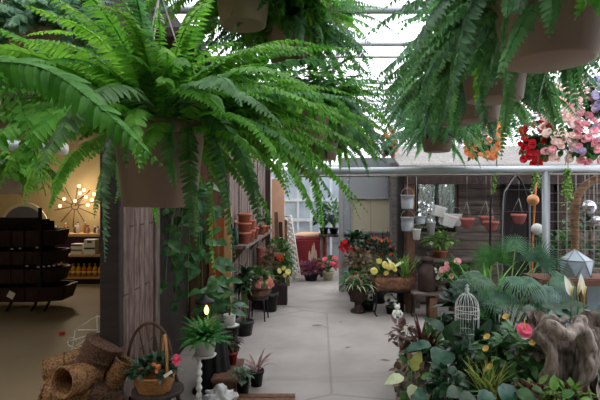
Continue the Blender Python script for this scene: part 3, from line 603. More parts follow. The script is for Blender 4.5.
for k in range(18): mb.cyl((X(548,Y),Y,.12+k*.098),(X(660,Y),Y,.12+k*.098),.003,n=4)
mb.build('grid', WIRE, t)
for px in (548,661): MB().box((X(px,Y),Y,.9),(.03,.03,1.8)).build('fence_post', GALV, t, False)
for i, (px, Y, h, lab) in enumerate(((560,5.6,1.05,'leafy shrub growing behind wire grid beside the steel post'),(590,5.7,1.2,'leafy shrub growing behind wire grid at right edge'),(620,5.5,1.0,'leafy shrub behind grid partly past the right edge'))):
    t = thing('shrub', lab, 'shrub', (X(px,Y),Y,0), 'shrubs behind the wire grid'); foliage(t,(X(px,Y),Y,h-.3),(.32,.3,.55),200,.11,.045,(G1,G2,G1)[i],seed=20+i); MB().cyl((X(px,Y),Y,0),(X(px,Y),Y,h),.015).build('stem', BARK, t)

# cold frame and terrarium
Y = 3.93; zt = Z(279,Y)
t = thing('cold_frame', 'brown timber planter frame with cloudy glass panes', 'planter', (X(585,Y),Y+.15,0))
mat('timber_red', (110,72,54), .8, col2=(84,54,42), scale=6, stretch=(.8,6,6), bump=.2)
for dy, zz in ((0,zt-.034),(.28,zt-.034),(0,.12)): MB().box((X(590,Y),Y+dy,zz),(.86,.05,.045)).build('rail', MATS['timber_red'], t, False)
for px in (545,582,632): MB().box((X(px,Y),Y+.002,zt/2),(.06 if px < 600 else .05,.06,zt),bev=.004).build('post', MATS['timber_red'], t, False)
for a, b in ((549,579),(586,629)): MB().box(((X(a,Y)+X(b,Y))/2,Y+.03,(zt-.04+.14)/2),(X(b,Y)-X(a,Y),.006,zt-.18)).build('pane', GLASS, t, False)
MB().box((X(590,Y),Y+.14,zt-.005),(.86,.3,.012)).build('lid', MATS['timber_red'], t, False)
b = V((X(576,4.07),4.07,zt+.002)); h = 27*4.07/F; r = .125
t = thing('geometric_terrarium', 'faceted grey white geometric lantern on timber frame', 'terrarium', b)
mb = MB(); v = [b+V((r*1.0*math.cos(a),r*1.0*math.sin(a),0)) for a in [2*PI*i/6 for i in range(6)]]+[b+V((r*1.04*math.cos(a),r*1.04*math.sin(a),h*.6)) for a in [2*PI*(i+.5)/6 for i in range(6)]]+[b+V((-.01,0,h))]
fs = [tuple(range(5,-1,-1))]
for i in range(6): fs += [(i,(i+1)%6,6+i),(6+i,(i+1)%6,6+(i+1)%6),(6+i,6+(i+1)%6,12)]
mb.add(v,fs); mb.build('facets', mat('frosted_panel', (148,162,170), .35, 0, (132,146,156), 4), t, False)
mb = MB()
for f in fs[1:]:
    for i in range(3):
        if f[i] < f[(i+1)%3] or 1: mb.cyl(v[f[i]],v[f[(i+1)%3]],.0035,n=4)
mb.build('seams', WIRE, t)

# ------------------------------------------------------------------ right planting bed
BZ = .3
t = thing('planting_bed', 'raised soil bed with rough stone edging crowded with plants', 'planter', (1.9,3.5,0))
edge = bez([V((.84,2.5,0)),V((.78,3.1,0)),V((.80,3.6,0)),V((.96,3.98,0)),V((1.35,4.22,0)),V((1.95,4.26,0))],40)
poly = edge+[V((2.0,3.86,0)),V((3.2,3.86,0)),V((3.2,2.5,0))]; n = len(poly)
MB().add([(p.x,p.y,0) for p in poly]+[(p.x,p.y,BZ-.04) for p in poly],[tuple(range(n)),tuple(range(2*n-1,n-1,-1))]+[(i,n+i,n+(i+1)%n,(i+1)%n) for i in range(n)]).build('soil', SOIL, t, False)
for i, p in enumerate(edge[::2]):
    for zz in (.07,.2): MB().ball((p.x+R.uniform(-.02,.03),p.y+R.uniform(-.03,.03),zz),.075,12,.8,(.9,1.1,.9)).build('edging_stone', STONE, t)
rg = random.Random(31); mb = MB()
for i in range(110):
    p = edge[rg.randrange(6,28)]; mb.leaf((p.x+rg.uniform(-.07,.1),p.y+rg.uniform(-.07,.07),rg.uniform(.08,.4)), (rg.gauss(-.5,.6),rg.gauss(0,.8),rg.gauss(0,.6)), (rg.gauss(-.5,.4),-.3,1), rg.uniform(.06,.1), .05, 'ovate', .7, .4)
o = mb.build('leaf_litter', GD); tag(o,'dry brown leaves heaped along the bed edge beside the path','leaves'); o['kind'] = 'stuff'
# palms
def fan_leaf(parent, base, hub, axis, nrm, r, n=34, spread=220, m=G4, droop=.5, name='fan_leaf'):
    axis = V(axis).normalized(); nrm = V(nrm); sd = axis.cross(nrm).normalized(); nrm = sd.cross(axis); mb = MB(); hub = V(hub)
    for i in range(n):
        a = math.radians(-spread/2+spread*i/(n-1)); d = axis*math.cos(a)+sd*math.sin(a); l = r*(.82+.18*math.cos(a*.8))*R.uniform(.92,1.06)
        sd2 = d.cross(nrm); pos = hub.copy(); vs = []; fs = []
        for k in range(6):
            u = k/5; g = droop*u*u*1.7
            if k: pos = pos+(d*math.cos(g)-V((0,0,1))*math.sin(g)*.9)*l/5
            w = r*math.radians(spread)/n*.5*(.09+min(u*1.2,.22))*(1-u**2.2)+.0008; vs += [pos-sd2*w+nrm*w*.4,pos,pos+sd2*w+nrm*w*.4]
        for k in range(5): fs += [(k*3,k*3+1,k*3+4,k*3+3),(k*3+1,k*3+2,k*3+5,k*3+4)]
        mb.add(vs,fs)
    o = mb.build(name, m, parent); b = V(base); MB().tube([b,(b+hub)/2+V((0,0,.05)),hub],[.008,.007,.005],5).build('leaf_stalk', STEM, o); return o
pb = V((X(512,3.75),3.75,BZ-.05)); pb.y = 3.9
t = thing('fan_palm', 'wide fan palm with drooping split leaves in front of the post', 'palm', pb)
pm = leafm('palm_leaf', (54,96,66), (88,132,98), .25, .32)
for px, py, Y, ax, nr, r, m, dr in ((520,277,3.7,(0,-.55,-.15),(0,-.3,1),.32,pm,1.0),(482,275,3.8,(-.7,-.3,.0),(-.2,-.5,1),.28,pm,.9),(538,262,4.0,(.45,-.1,.9),(-.3,-1,.4),.27,pm,.3),
        (497,262,4.1,(-.1,.0,1),(0,-1,.2),.25,G1,.25),(553,276,3.9,(.9,-.3,-.1),(0,-.6,1),.26,pm,.9),(515,250,4.2,(.15,.2,1),(0,-1,.3),.22,pm,.4),(470,285,3.9,(-.9,-.4,-.2),(0,-.7,1),.26,G4,.9),
        (500,292,3.7,(-.3,-.7,-.5),(0,-.8,.8),.26,pm,.8),(541,290,3.7,(.5,-.7,-.5),(0,-.8,.8),.25,G4,.8),(486,258,4.2,(-.45,0,.8),(.2,-1,.3),.22,G1,.4),(530,290,4.1,(.2,-.3,.6),(0,-1,.6),.25,G2,.6)):
    fan_leaf(t,pb,P(px,py,Y),ax,nr,r,m=m,droop=dr)
MB().cyl(pb,pb+V((0,0,.3)),.04,.03).build('trunk', BARK, t)
b = P(488,300,4.55); b.z = 0
t = thing('strap_leaf_plant', 'upright bright green strap leaved plant behind the fan palm', 'plant', b); pot(t,b,.14,.3,POTB); straps(t,b+V((0,0,.3)),26,.75,.035,leafm('leaf_vivid', (66,132,44), (96,160,60)),(50,88),(20,75),seed=9)
# bird cage
b = V((X(467,3.5),3.5,BZ)); r = .085; zt2 = Z(309,3.5)-BZ; zd = Z(293,3.5)-BZ
t = thing('bird_cage', 'white wire bird cage with domed top standing among plants', 'bird cage', b)
MB().lathe([(r*1.1,0),(r*1.1,.02),(r*1.0,.025),(0,.025)],b,24).build('base_tray', WHITE, t)
wm = mat('cage_white', (206,208,204), .5)
for i in range(14):
    a = 2*PI*i/14; q = V((r*math.cos(a),r*math.sin(a),0))
    MB().tube([b+q+V((0,0,.02)),b+q+V((0,0,zt2))]+[b+q*math.cos(u)+V((0,0,zt2+(zd-zt2)*math.sin(u))) for u in (.3,.6,.9,1.2,1.5)],.0028,5).build('bar', wm, t)
for zz in (.12,.25,.36,zt2): MB().tube([b+V((r*math.cos(a),r*math.sin(a),zz)) for a in [2*PI*i/20 for i in range(21)]],.0034,5,False).build('hoop', wm, t)
MB().lathe([(.02,zd-.005),(.012,zd+.015),(.018,zd+.03),(.006,zd+.045),(.012,zd+.055),(0,zd+.07)],b,12).build('finial', wm, t)
for lab, px, py, rz in (('white plant tag stuck in soil right of the bird cage, left one',471,352,.3),('white plant tag stuck in soil right of the bird cage, tilted',479,356,-.4)):
    q = P(px,py,3.25); tag(MB().box(q,(.055,.004,.05),rz=rz,ry=rz*.5).box(q-V((0,-.004,.07)),(.012,.003,.1)).build('plant_tag', CARD, None, False), lab, 'tag', 'white tags by the cage')
# left edge plants of the bed
rg = random.Random(5)
b = V((X(412,3.35),3.35,BZ)); t = thing('caladium', 'caladium with cream and yellow green leaves at path edge of bed', 'plant', b)
bigleaves(t,b,[(P(404,377,3.2),(-.9,-.4,.1),.15,.085,G6),(P(411,384,3.15),(.1,-.6,-.5),.13,.09,G6),(P(413,371,3.25),(.25,-.2,1),.15,.085,G5),(P(421,378,3.2),(.6,-.4,.5),.1,.06,G3),(P(407,364,3.3),(-.4,0,.7),.09,.05,G1),(P(418,388,3.15),(.5,-.5,-.3),.1,.06,G1),(P(406,390,3.15),(-.3,-.5,-.5),.09,.06,G1)],G3,'ovate')
b = V((X(432,3.5),3.5,BZ)); t = thing('philodendron', 'philodendron with broad blue green leaves left of bird cage', 'plant', b)
bigleaves(t,b,[(P(444,350,3.25),(-.4,-.7,-.35),.16,.17,G4),(P(430,344,3.3),(-1,-.3,.05),.2,.08,G4),(P(448,340,3.4),(.3,-.2,.9),.16,.12,G2),(P(440,366,3.2),(.4,-.7,-.2),.18,.13,G2),(P(428,392,3.0),(-.6,-.6,.1),.16,.1,G4),(P(452,384,3.05),(.5,-.5,.2),.2,.14,G2),(P(443,330,3.6),(-.6,.1,.6),.16,.1,G2),(P(436,380,3.05),(-.2,-.8,-.3),.18,.14,G2),(P(455,345,3.3),(.8,-.5,.1),.15,.1,G4)],G4)
b = V((X(424,3.75),3.75,BZ)); t = thing('croton', 'dark red spiky leaved croton at edge of bed', 'plant', b); straps(t,b,16,.3,.04,GR,(50,86),(20,80),seed=4,jit=.07); straps(t,b,10,.24,.04,G2,(30,70),(-20,50),seed=14,jit=.07)
b = V((X(404,3.9),3.9,BZ)); t = thing('coleus', 'small purplish brown coleus at the path corner of bed', 'plant', b); foliage(t,b+V((0,0,.1)),(.1,.1,.13),60,.07,.05,mat('coleus_leaf', (104,72,70), .6, col2=(132,100,90), transl=.25),seed=44,base=b)
b = V((X(448,4.05),4.05,BZ)); t = thing('leafy_plant', 'green leafy plant behind bird cage beside the bench', 'plant', b); foliage(t,b+V((.02,0,.1)),(.16,.13,.1),90,.09,.05,G1,seed=45,base=b)
b = V((X(468,3.95),3.95,BZ)); t = thing('leafy_plant', 'dark leafy plant directly behind the bird cage', 'plant', b); foliage(t,b+V((0,0,.22)),(.2,.14,.24),120,.16,.08,G2,seed=46,base=b)
# hibiscus
b = V((X(508,3.1),3.1,BZ)); t = thing('hibiscus_bush', 'glossy hibiscus bush with one large pink flower and yellow buds', 'plant', b)
foliage(t,P(512,357,3.1),(.2,.16,.2),210,.085,.055,leafm('hibiscus_leaf', (50,98,52), (84,132,76), .25, .32),seed=50,base=b,low=-.8)
MB().flower(P(525,330,2.92),(.05,-.75,.65),.05,6,.15,2).build('flower', FHP, t); MB().tube([P(525,331,2.92),P(524.5,320,2.88)],[.005,.003],6).build('stamen', FY, t)
for px, py in ((488,338),(487,350),(491,368),(507,318),(534,344)): MB().flower(P(px,py,2.95),(-.6,-.3,.7),.028,5,1.0).build('bud', mat('bud_yellow', (226,190,96), .6, transl=.3), t)
b = V((X(487,2.95),2.95,BZ)); t = thing('grass_plant', 'yellow green grassy plant at bottom in front of hibiscus', 'plant', b); straps(t,b,34,.28,.014,G5,(50,88),(10,70),seed=17,jit=.05); straps(t,b,20,.24,.014,G3,(40,85),(0,60),seed=18,jit=.05)
b = V((X(503,2.75),2.75,BZ)); t = thing('broad_leaf_plant', 'blue green cabbage leaved plant at bottom edge below hibiscus', 'plant', b)
bigleaves(t,b,[(P(503,383,2.7),(.1,-.6,-.4),.14,.12,G4),(P(492,393,2.65),(-.7,-.5,-.1),.12,.1,G4),(P(516,392,2.65),(.7,-.5,0),.12,.1,G1),(P(474,396,2.65),(-.6,-.5,.2),.12,.09,G2),(P(462,392,2.7),(-.5,-.5,.3),.14,.1,G2)],G4,'ovate')
b = V((X(553,2.7),2.7,BZ)); t = thing('caladium', 'caladium with upright yellow rimmed green leaf below the driftwood', 'plant', b)
bigleaves(t,b,[(P(553,390,2.6),(.1,-.2,1),.085,.055,G3),(P(562,396,2.55),(.7,-.3,.6),.07,.055,G1),(P(543,392,2.6),(-.7,-.3,.6),.075,.05,G1)],G3,'ovate')
rgp = random.Random(8)
for px, Yq, lab in ((535,2.72,'low red and green leaved plant left of yellow rimmed caladium'),(575,2.7,'low red and green leaved plant right of yellow rimmed caladium')):
    b = V((X(px,Yq),Yq,BZ)); t = thing('low_foliage_plant', lab, 'plant', b, 'red and green low plants'); foliage(t,b+V((0,0,.07)),(.1,.08,.09),50,.07,.04,GR,seed=px,low=0); foliage(t,b+V((0,0,.07)),(.11,.09,.1),50,.07,.04,G3,seed=px+1,low=0,name='green_foliage')
# driftwood stump
Y = 3.0; b = V((X(566,Y),Y,BZ-.03)); t = thing('driftwood_stump', 'hollow weathered grey driftwood stump with swirled flaring top', 'driftwood', b)
def gn(pts, rs, k=22, nz=.5, sc=9): 
    q = bez(pts,k); n = len(q); r = [rs[0]]*n
    for i in range(n):
        u = i/(n-1)*(len(rs)-1); a = min(int(u),len(rs)-2); r[i] = rs[a]+(rs[a+1]-rs[a])*(u-a)
    return q, r
mb = MB()
nT, nH = 72, 34
for side in (0,1):
    vs = []; fs = []
    for i in range(nH):
        h = i/(nH-1)
        for j in range(nT+1):
            th = math.radians(-52+284*j/nT); 
            rr = (.125+.05*h**2+.05*(1-h)**3)*(1+.16*math.sin(th*7+2.2*h)+.1*math.sin(th*13+h*5)*.6)*(1-.22*side)
            p = V((math.cos(th)*rr*1.12, math.sin(th)*rr*.9, h*(.47+.05*math.sin(th*3+1)+.03*math.sin(th*8))))
            p += V((noise.noise(p*9)*.03,noise.noise(p*9+V((3,1,2)))*.03,0)); vs.append(b+p)
    for i in range(nH-1):
        for j in range(nT): a = i*(nT+1)+j; fs.append((a,a+1,a+nT+2,a+nT+1) if not side else (a,a+nT+1,a+nT+2,a+1))
    mb.add(vs,fs)
mb.build('trunk', WDR, t)
mb = MB()
for pts, rs in (([P(543,405,2.86),P(546,380,2.84),P(551,362,2.82),P(548,345,2.8),P(540,338,2.8),P(544,329,2.8)],[.06,.04,.032,.035,.04,.03]),
                ([P(538,340,2.82),P(546,326,2.78),P(558,330,2.76),P(568,334,2.78),P(577,328,2.82),P(580,318,2.86)],[.022,.036,.042,.04,.036,.02]),
                ([P(541,326,2.84),P(550,318,2.86),P(560,322,2.88),P(566,319,2.9)],[.02,.026,.02,.016]),
                ([P(580,316,2.88),P(582,332,2.84),P(588,350,2.84),P(588,368,2.84),P(583,385,2.84),P(586,408,2.86)],[.036,.05,.048,.05,.034,.05]),
                ([P(590,330,2.9),P(595,350,2.9),P(594,365,2.9),P(590,376,2.9)],[.02,.034,.03,.012])):
    q, r = gn(pts,rs); mb.tube(q,r,14,nz=.55,nsc=16)
mb.build('root_flare', WDR, t)
# peace lily
b = V((X(572,3.4),3.4,BZ)); t = thing('peace_lily', 'peace lily with three white spathes and dark glossy leaves', 'plant', b)
rg = random.Random(77); sp = []
for i in range(26):
    a = i*2.4; d = V((math.cos(a)*.9,math.sin(a)*.6-.3,rg.uniform(.2,.8))); q = b+V((math.cos(a)*rg.uniform(.05,.22),math.sin(a)*rg.uniform(.05,.16),rg.uniform(.2,.42))); sp.append((q,d,rg.uniform(.16,.24),rg.uniform(.06,.085),None))
bigleaves(t,b,sp,G2,'lance')
for px, py, tp, w in ((571,296,(-.45,-.1,1),.062),(578,295,(.0,-.1,1),.04),(584,296,(-.25,-.1,1),.04)):
    q = P(px,py,3.3); o = MB().leaf(q,tp,(.3,-1,.1),.165,w,'ovate',-.1,.3).build('spathe', FW, t); MB().tube([b,q-V((0,0,.1)),q],.004,5).build('flower_stalk', STEM, t); MB().tube([q,q+V((0,-.02,.07))],.006,6).build('spadix', FY, o)
b = V((X(545,3.6),3.6,BZ)); t = thing('leafy_plant', 'dark broad leaved plant between palm and driftwood stump', 'plant', b)
bigleaves(t,b,[(P(540+R.uniform(-26,20),318+R.uniform(-20,24),3.5+R.uniform(-.15,.1)),(R.gauss(0,.8),-.5,R.uniform(-.2,.7)),R.uniform(.16,.24),R.uniform(.08,.12),None) for i in range(14)],G2,'ovate')
b = V((X(592,3.0),3.25,BZ)); t = thing('leafy_plant', 'dark broad leaved plant at right edge beside driftwood stump', 'plant', b)
bigleaves(t,b,[(P(588+R.uniform(-6,24),330+R.uniform(-20,50),3.2+R.uniform(-.1,.1)),(R.gauss(.3,.8),-.5,R.uniform(-.2,.7)),R.uniform(.16,.24),R.uniform(.08,.11),None) for i in range(16)],G2,'ovate')
b = V((X(480,3.3),3.3,BZ)); t = thing('leafy_plant', 'low dark leaved filler plant between bird cage and hibiscus', 'plant', b)
foliage(t,b+V((0,0,.12)),(.22,.18,.16),120,.13,.07,G2,seed=61,base=b)
for px, Yq, m, shp, L_, W_, lab in ((430,3.72,G1,'lance',.14,.03,'slender leaved green plant directly behind the philodendron'),(462,3.2,G2,'lance',.15,.04,'dark slender leaved plant in front of the bird cage'),(530,3.15,G1,'ovate',.08,.05,'small leaved green plant at foot of driftwood stump left side'),(447,2.95,G2,'ovate',.08,.05,'dark small leaved plant at bottom edge left of grassy plant')):
    b = V((X(px,Yq),Yq,BZ)); t = thing('leafy_plant', lab, 'plant', b); foliage(t,b+V((0,0,.07)),(.1,.1,.09),60,L_,W_,m,shp,seed=px,base=b,low=-.5)

# ------------------------------------------------------------------ centre group before the shed and door
Yc = 6.3; b = P(358,312,6.33); b.z = 0
t = thing('urn_planter', 'dark footed urn with trailing variegated leaves and rosy flowers', 'planter', b)
MB().lathe([(.1,0),(.1,.03),(.05,.06),(.045,.12),(.1,.18),(.15,.28),(.165,.36),(.18,.37),(.18,.385),(.16,.385),(0,.36)],b,24).build('urn', RUST, t)
straps(t,b+V((0,0,.36)),90,.36,.022,leafm('leaf_variegated', (120,142,96), (186,196,160)),(10,80),(-80,-20),seed=21,one=True,name='foliage',jit=.08); foliage(t,b+V((0,0,.42)),(.23,.18,.14),150,.075,.045,G1,seed=22)
flowers(t,shell(b+V((.05,0,.44)),(.16,.14,.1),9,23),.03,mat('petal_dusky', (190,86,100), .6, transl=.3),6,2)
def stand_plant(label, px, top_y, Y, h, potm, rad, n, L, W, m, fl, nfl, flr, seed, shape='ovate', name='potted_plant'):
    """tall pot on the ground whose foliage centre is at (px, top_y)"""
    c = P(px,top_y,Y); b = V((c.x,c.y,0)); t = thing(name, label, 'plant', b); pot(t,b,.11,h,potm,.8); foliage(t,c,rad,n,L,W,m,shape,seed=seed,base=b+V((0,0,h*.9)))
    if fl: flowers(t,shell(c,rad,nfl,seed,low=-.3),flr,fl,6,2,.5,seed)
    return t
stand_plant('red geranium with round green leaves left of window',356,242,7.0,.5,POTB,(.25,.18,.15),190,.085,.065,G2,None,0,0,30)
g = bpy.data.objects[-1] if 0 else None
t = [o for o in C.objects if o.get('label','').startswith('red geranium')][0]; flowers(t,[P(344+dx,246+dy,6.82) for dx,dy in ((0,0),(3,3),(-3,2),(1,-4),(5,-1),(-1,5),(4,6),(7,3),(-2,-2),(2,1))],.032,FR,6,2)
stand_plant('bronze red coleus with mottled leaves behind the urn',361,262,6.75,.3,POTB,(.22,.15,.2),220,.09,.05,mat('coleus_bronze', (112,78,66), .6, col2=(146,128,88), transl=.3, scale=14),None,0,0,31)
stand_plant('orange flowered bushy plant below window blind',379,250,6.9,.45,POTB,(.24,.16,.18),200,.08,.05,G2,mat('petal_tangerine', (226,104,62), .6, transl=.3),14,.03,32)
t = thing('spiky_plant', 'dark red spiky leaved plant rising behind orange flowers', 'plant', (X(381,7.1),7.1,0)); b = V((X(381,7.1),7.1,0)); pot(t,b,.11,.5,POTB); straps(t,b+V((0,0,.5)),14,.62,.03,GR,(62,88),(50,85),seed=33)
# plant table, moss basket
Y = 6.2; zb = Z(289,Y); xa, xb = X(372,Y), X(412,Y)
t = thing('plant_stand', 'low black iron plant stand holding the moss trough', 'stand', ((xa+xb)/2,Y,0))
MB().box(((xa+xb)/2,Y,zb-.012),(xb-xa,.26,.024)).build('shelf', BLK, t, False)
for x_ in (xa+.03,xb-.03):
    for y_ in (-.11,.11): MB().tube(bez([(x_,Y+y_,zb-.02),(x_+.01,Y+y_,zb*.5),(x_-.01,Y+y_,.05),(x_+.02,Y+y_,0)],9),.01,6).build('leg', BLK, t)
t = thing('moss_trough', 'long brown moss lined trough planted with yellow flowers', 'planter', ((xa+xb)/2,Y,zb)); mb = MB(); h = .17; nx, = (40,)
q0 = []
L_ = (xb-xa)/2
def trough(sc, z, jit): return [V(((xa+xb)/2+L_*sc*max(-1,min(1,1.35*math.cos(a))), Y+.14*sc*max(-1,min(1,1.35*math.sin(a))), z)) for a in [2*PI*i/48 for i in range(48)]]
rings = [trough(.86,zb,0),trough(.93,zb+h*.3,0),trough(1.0,zb+h*.7,0),trough(1.04,zb+h,0),trough(.9,zb+h,0),trough(.85,zb+h*.8,0)]
vs = [p+V((noise.noise(p*23)*.02,noise.noise(p*23+V((5,5,5)))*.02,noise.noise(p*30)*.016)) for r_ in rings for p in r_]; fs = [tuple(range(47,-1,-1)), tuple(range(240,288))]
for i in range(5):
    for j in range(48): fs.append((i*48+j,i*48+(j+1)%48,i*48+48+(j+1)%48,i*48+48+j))
mb.add(vs,fs).build('trough', MOSS, t)
foliage(t,P(381,270,Y),(.17,.12,.14),90,.08,.045,G1,seed=40); straps(t,P(405,277,Y),40,.36,.022,G3,(45,88),(0,70),seed=41,one=True,name='strap_foliage',jit=.05)
flowers(t,[P(*q,6.05) for q in ((374,271),(386,273),(389,268),(394,269),(392,266),(379,261),(385,265))],.042,FY,8,3,.4,42)
bigleaves(t,P(393,278,6.1),[(P(393,268,6.1),(-.3,0,1),.16,.05,G6),(P(395,267,6.1),(.7,-.1,.8),.14,.05,G6)],G6,'lance')
# white garden figurine
b = V((X(397,6.02),6.02,0)); t = thing('frog_figurine', 'small white ceramic frog figure standing before the iron stand', 'figurine', b)
mb = MB().ball(b+V((0,0,.07)),.045,14,sc=(1,.8,1.1)).ball(b+V((0,-.01,.145)),.036,14,sc=(1.1,.9,.85))
for s in (-1,1): mb.ball(b+V((s*.022,-.02,.18)),.014,8).tube([b+V((s*.035,-.01,.1)),b+V((s*.06,-.03,.06)),b+V((s*.045,-.04,.03))],[.014,.012,.01],6).tube([b+V((s*.02,0,.05)),b+V((s*.035,-.02,.012)),b+V((s*.04,-.06,.01))],[.018,.014,.012],6)
mb.build('body', CERAM, t)
potted('small plant with white blossoms in dark pot under iron stand',391,0,6.25,.07,.1,POTB,(.08,.08,.08),40,.05,.03,G2,FW,9,.025,seed=48,zoff=0)
potted('low dark potted plant on ground between urn and iron stand',368,0,6.4,.09,.12,POTB,(.1,.1,.1),50,.07,.04,G2,seed=49,zoff=0)
# ------------------------------------------------------------------ far room beyond the wall opening
Y = 9.6; b = V((X(311,Y),Y,0))
t = thing('red_cabinet', 'dark red painted cabinet with pale rounded top and white feather ornament', 'cabinet', b); h = Z(236,Y); w_ = .62
MB().box((b.x,Y,h/2),(w_,.5,h),bev=.03).build('body', REDW, t, False)
MB().box((b.x,Y-.25,h*.52),(w_*.84,.03,h*.78),bev=.01).build('door', REDW, t, False)
MB().ball((b.x-.02,Y,h+.02),.33,20,.15,(1,.8,.2)).build('cloth_top', PEACH, t)
mb = MB()
for k, (dx, dz, l) in enumerate(((0,.12,.34),(-.05,.1,.24),(.05,.1,.26),(.02,.1,.4))): mb.leaf((b.x+.03+dx,Y-.29,h*.3+dz*.3),(dx*1.2-.02,-.04,1),(0,-1,0),l,.07,'lance',.05,.3)
mb.build('feather_ornament', mat('feather', (216,184,164), .8, transl=.2), t)
b = V((X(311,8.75),8.75,0)); t = thing('purple_bush', 'low purple leaved bushy plant on floor before the red cabinet', 'plant', b); pot(t,b,.14,.14,POTB); foliage(t,b+V((0,0,.2)),(.25,.2,.16),240,.08,.045,GP,seed=70)
potted('pink geranium in pale pot beside purple bush',328,0,8.8,.11,.16,mat('pot_cream', (188,180,150), .7),(.2,.16,.14),110,.09,.07,G1,FHP,9,.055,seed=71,zoff=0)
Y = 9.3; zt = Z(234,Y); x0_, x1_ = X(319,Y), X(344,Y)
t = thing('potting_table', 'dark potting table at the glazed end wall', 'table', ((x0_+x1_)/2,Y,0)); MB().box(((x0_+x1_)/2,Y,zt-.02),(x1_-x0_,.5,.04)).build('top', WD, t, False)
for xx in (x0_+.04,x1_-.04):
    for yy in (-.2,.2): MB().box((xx,Y+yy,(zt-.04)/2),(.05,.05,zt-.04)).build('leg', WGV, t, False)
potted('leafy plant in black pot on potting table, left',324,0,9.3,.09,.13,POTB,(.17,.14,.24),110,.13,.06,G2,seed=72,zoff=zt); potted('leafy plant in black pot on potting table, right',334,0,9.25,.09,.13,POTB,(.17,.14,.28),110,.13,.06,G1,seed=73,zoff=zt)
# window frames in the glazed end beyond
w = MB(); Y = 10.4
for px in (272,284,298,311,320,331,342): w.box((X(px,Y),Y,1.0),(.05,.05,2.0))
for py in (166,200,220,235): w.box((X(307,Y),Y,Z(py,Y)),(1.6,.06,.06))
wn = w.build('window_3', mat('frame_white', (200,206,210), .5), None, False, kind='structure')
MB().box((X(307,10.42),10.43,1.35),(1.62,.01,1.6)).build('pane', mat('pane_bluegrey', (164,178,188), .4, transl=.3, col2=(190,202,210), scale=3), wn, False)
struct('wall_end_lower', MB().box((X(307,10.5),10.5,.38),(1.62,.06,.76)), mat('panel_pale', (150,156,158), .7))
# lattice and boards leaning at the end of the plank wall
Y = 8.5; t = thing('lattice_panel', 'white wooden lattice panel leaning at end of plank wall', 'lattice', (X(296,Y),Y,0)); mb = MB()
def LQ(u, v): return P(283+8*u+(1-v)*9.5, 279-62*v-1.5*u, 8.5+.15*(1-u))
for i in range(12):
    for s in (0,1):
        v0 = i/11; v1 = v0+.16*(1 if s else -1)
        if 0 <= v1 <= 1: mb.cyl(LQ(0,v0),LQ(1,v1),.022,n=4)
mb.build('slats', WHITE, t)
mb = MB()
for u in (0,1): mb.cyl(LQ(u,0),LQ(u,1),.018,n=4)
mb.cyl(LQ(0,0),LQ(1,0),.016,n=4).cyl(LQ(0,1),LQ(1,1),.016,n=4).build('frame', WHITE, t)
for i, (px, y0, y1, m, lab) in enumerate(((276,212,286,WB,'brown board leaning left of white lattice, leftmost'),(280.5,222,284,WD,'dark board leaning between brown board and lattice'),(285,220,283,WB,'brown board leaning nearest the white lattice'))):
    a, b = P(px+3,y1,7.9+.15*i), P(px,y0,7.9+.15*i); a.z = 0; tag(MB().box((a+b)/2,(.06,.03,(b-a).length),ry=-math.atan2(a.x-b.x,b.z)).build('board', m, None, False), lab, 'board', 'boards leaning by the lattice')
tag(MB().box((X(278,8.1),8.12,.93),(.22,.04,1.86)).build('panel_board', mat('board_salmon', (206,160,130), .8, col2=(190,146,116), scale=4), None, False), 'salmon coloured tall panel at far end of plank wall', 'board')
struct('trim_60', MB().box((X(267,8.0),8.0,1.1),(.12,.1,2.2),bev=.006), WD)

# ------------------------------------------------------------------ shelf along plank wall
zs = 1.03; t = thing('wall_shelf', 'long rough plank shelf along the left wall of aisle', 'shelf', (-.6,6.2,zs-.14))
sv = [(-.735,5.0),(-.575,5.0),(-.43,7.65),(-.585,7.65)]
MB().add([(x_,y_,z_) for z_ in (zs-.035,zs) for x_,y_ in sv],[(3,2,1,0),(4,5,6,7),(0,1,5,4),(1,2,6,5),(2,3,7,6),(3,0,4,7)]).build('plank', WGV, t, False)
for y_ in (5.12,6.3,7.4): x_ = -.735+.055*(y_-5); MB().add([(x_,y_,zs-.035),(x_+.14,y_,zs-.035),(x_,y_,zs-.2),(x_,y_+.03,zs-.035),(x_+.14,y_+.03,zs-.035),(x_,y_+.03,zs-.2)],[(0,1,2),(3,5,4),(0,3,4,1),(1,4,5,2),(2,5,3,0)]).build('bracket', WB, t, False)
def tpot(label, x_, y_, z_, r, h, m=TERRA, group='terracotta pots on the wall shelf', cat='pot'):
    t = thing('flower_pot', label, cat, (x_,y_,z_), group); pot(t,(x_,y_,z_),r,h,m); return t
zz = zs
for i, lab in enumerate(('terracotta pot at bottom of near stack on wall shelf','terracotta pot in middle of near stack on wall shelf','terracotta pot topmost of near stack on wall shelf')):
    tpot(lab,-.62,5.25,zz,.075,.13); zz += .105
zz = zs
for i, lab in enumerate(('terracotta pot at bottom of second stack on wall shelf','terracotta pot on top of second stack on wall shelf')): tpot(lab,-.6,5.5,zz,.08,.14); zz += .115
tpot('brown pot standing third along the wall shelf',-.58,5.85,zs,.07,.15,TERRAP); tpot('small terracotta pot toward far end of wall shelf',-.54,6.5,zs,.07,.13)
potted('small leafy plant in pot on far half of wall shelf',0,0,6.9,.06,.1,TERRA,(.06,.08,.1),50,.06,.035,G2,seed=81,zoff=zs); o = [q for q in C.objects if q.get('label','').startswith('small leafy plant in pot on far half')][0]; o.location.x = -.51
b = V((-.7,5.08,zs)); t = thing('bottle', 'dark green glass bottle at near end of wall shelf', 'bottle', b); MB().lathe([(.035,0),(.04,.01),(.04,.14),(.015,.19),(.014,.24),(.018,.245),(0,.245)],b,16).build('body', mat('bottle_green', (34,56,48), .25), t); MB().lathe([(.016,.245),(.016,.265),(0,.267)],b,10).build('cork', WP, t)
b = V((-.69,5.3,.55)); 
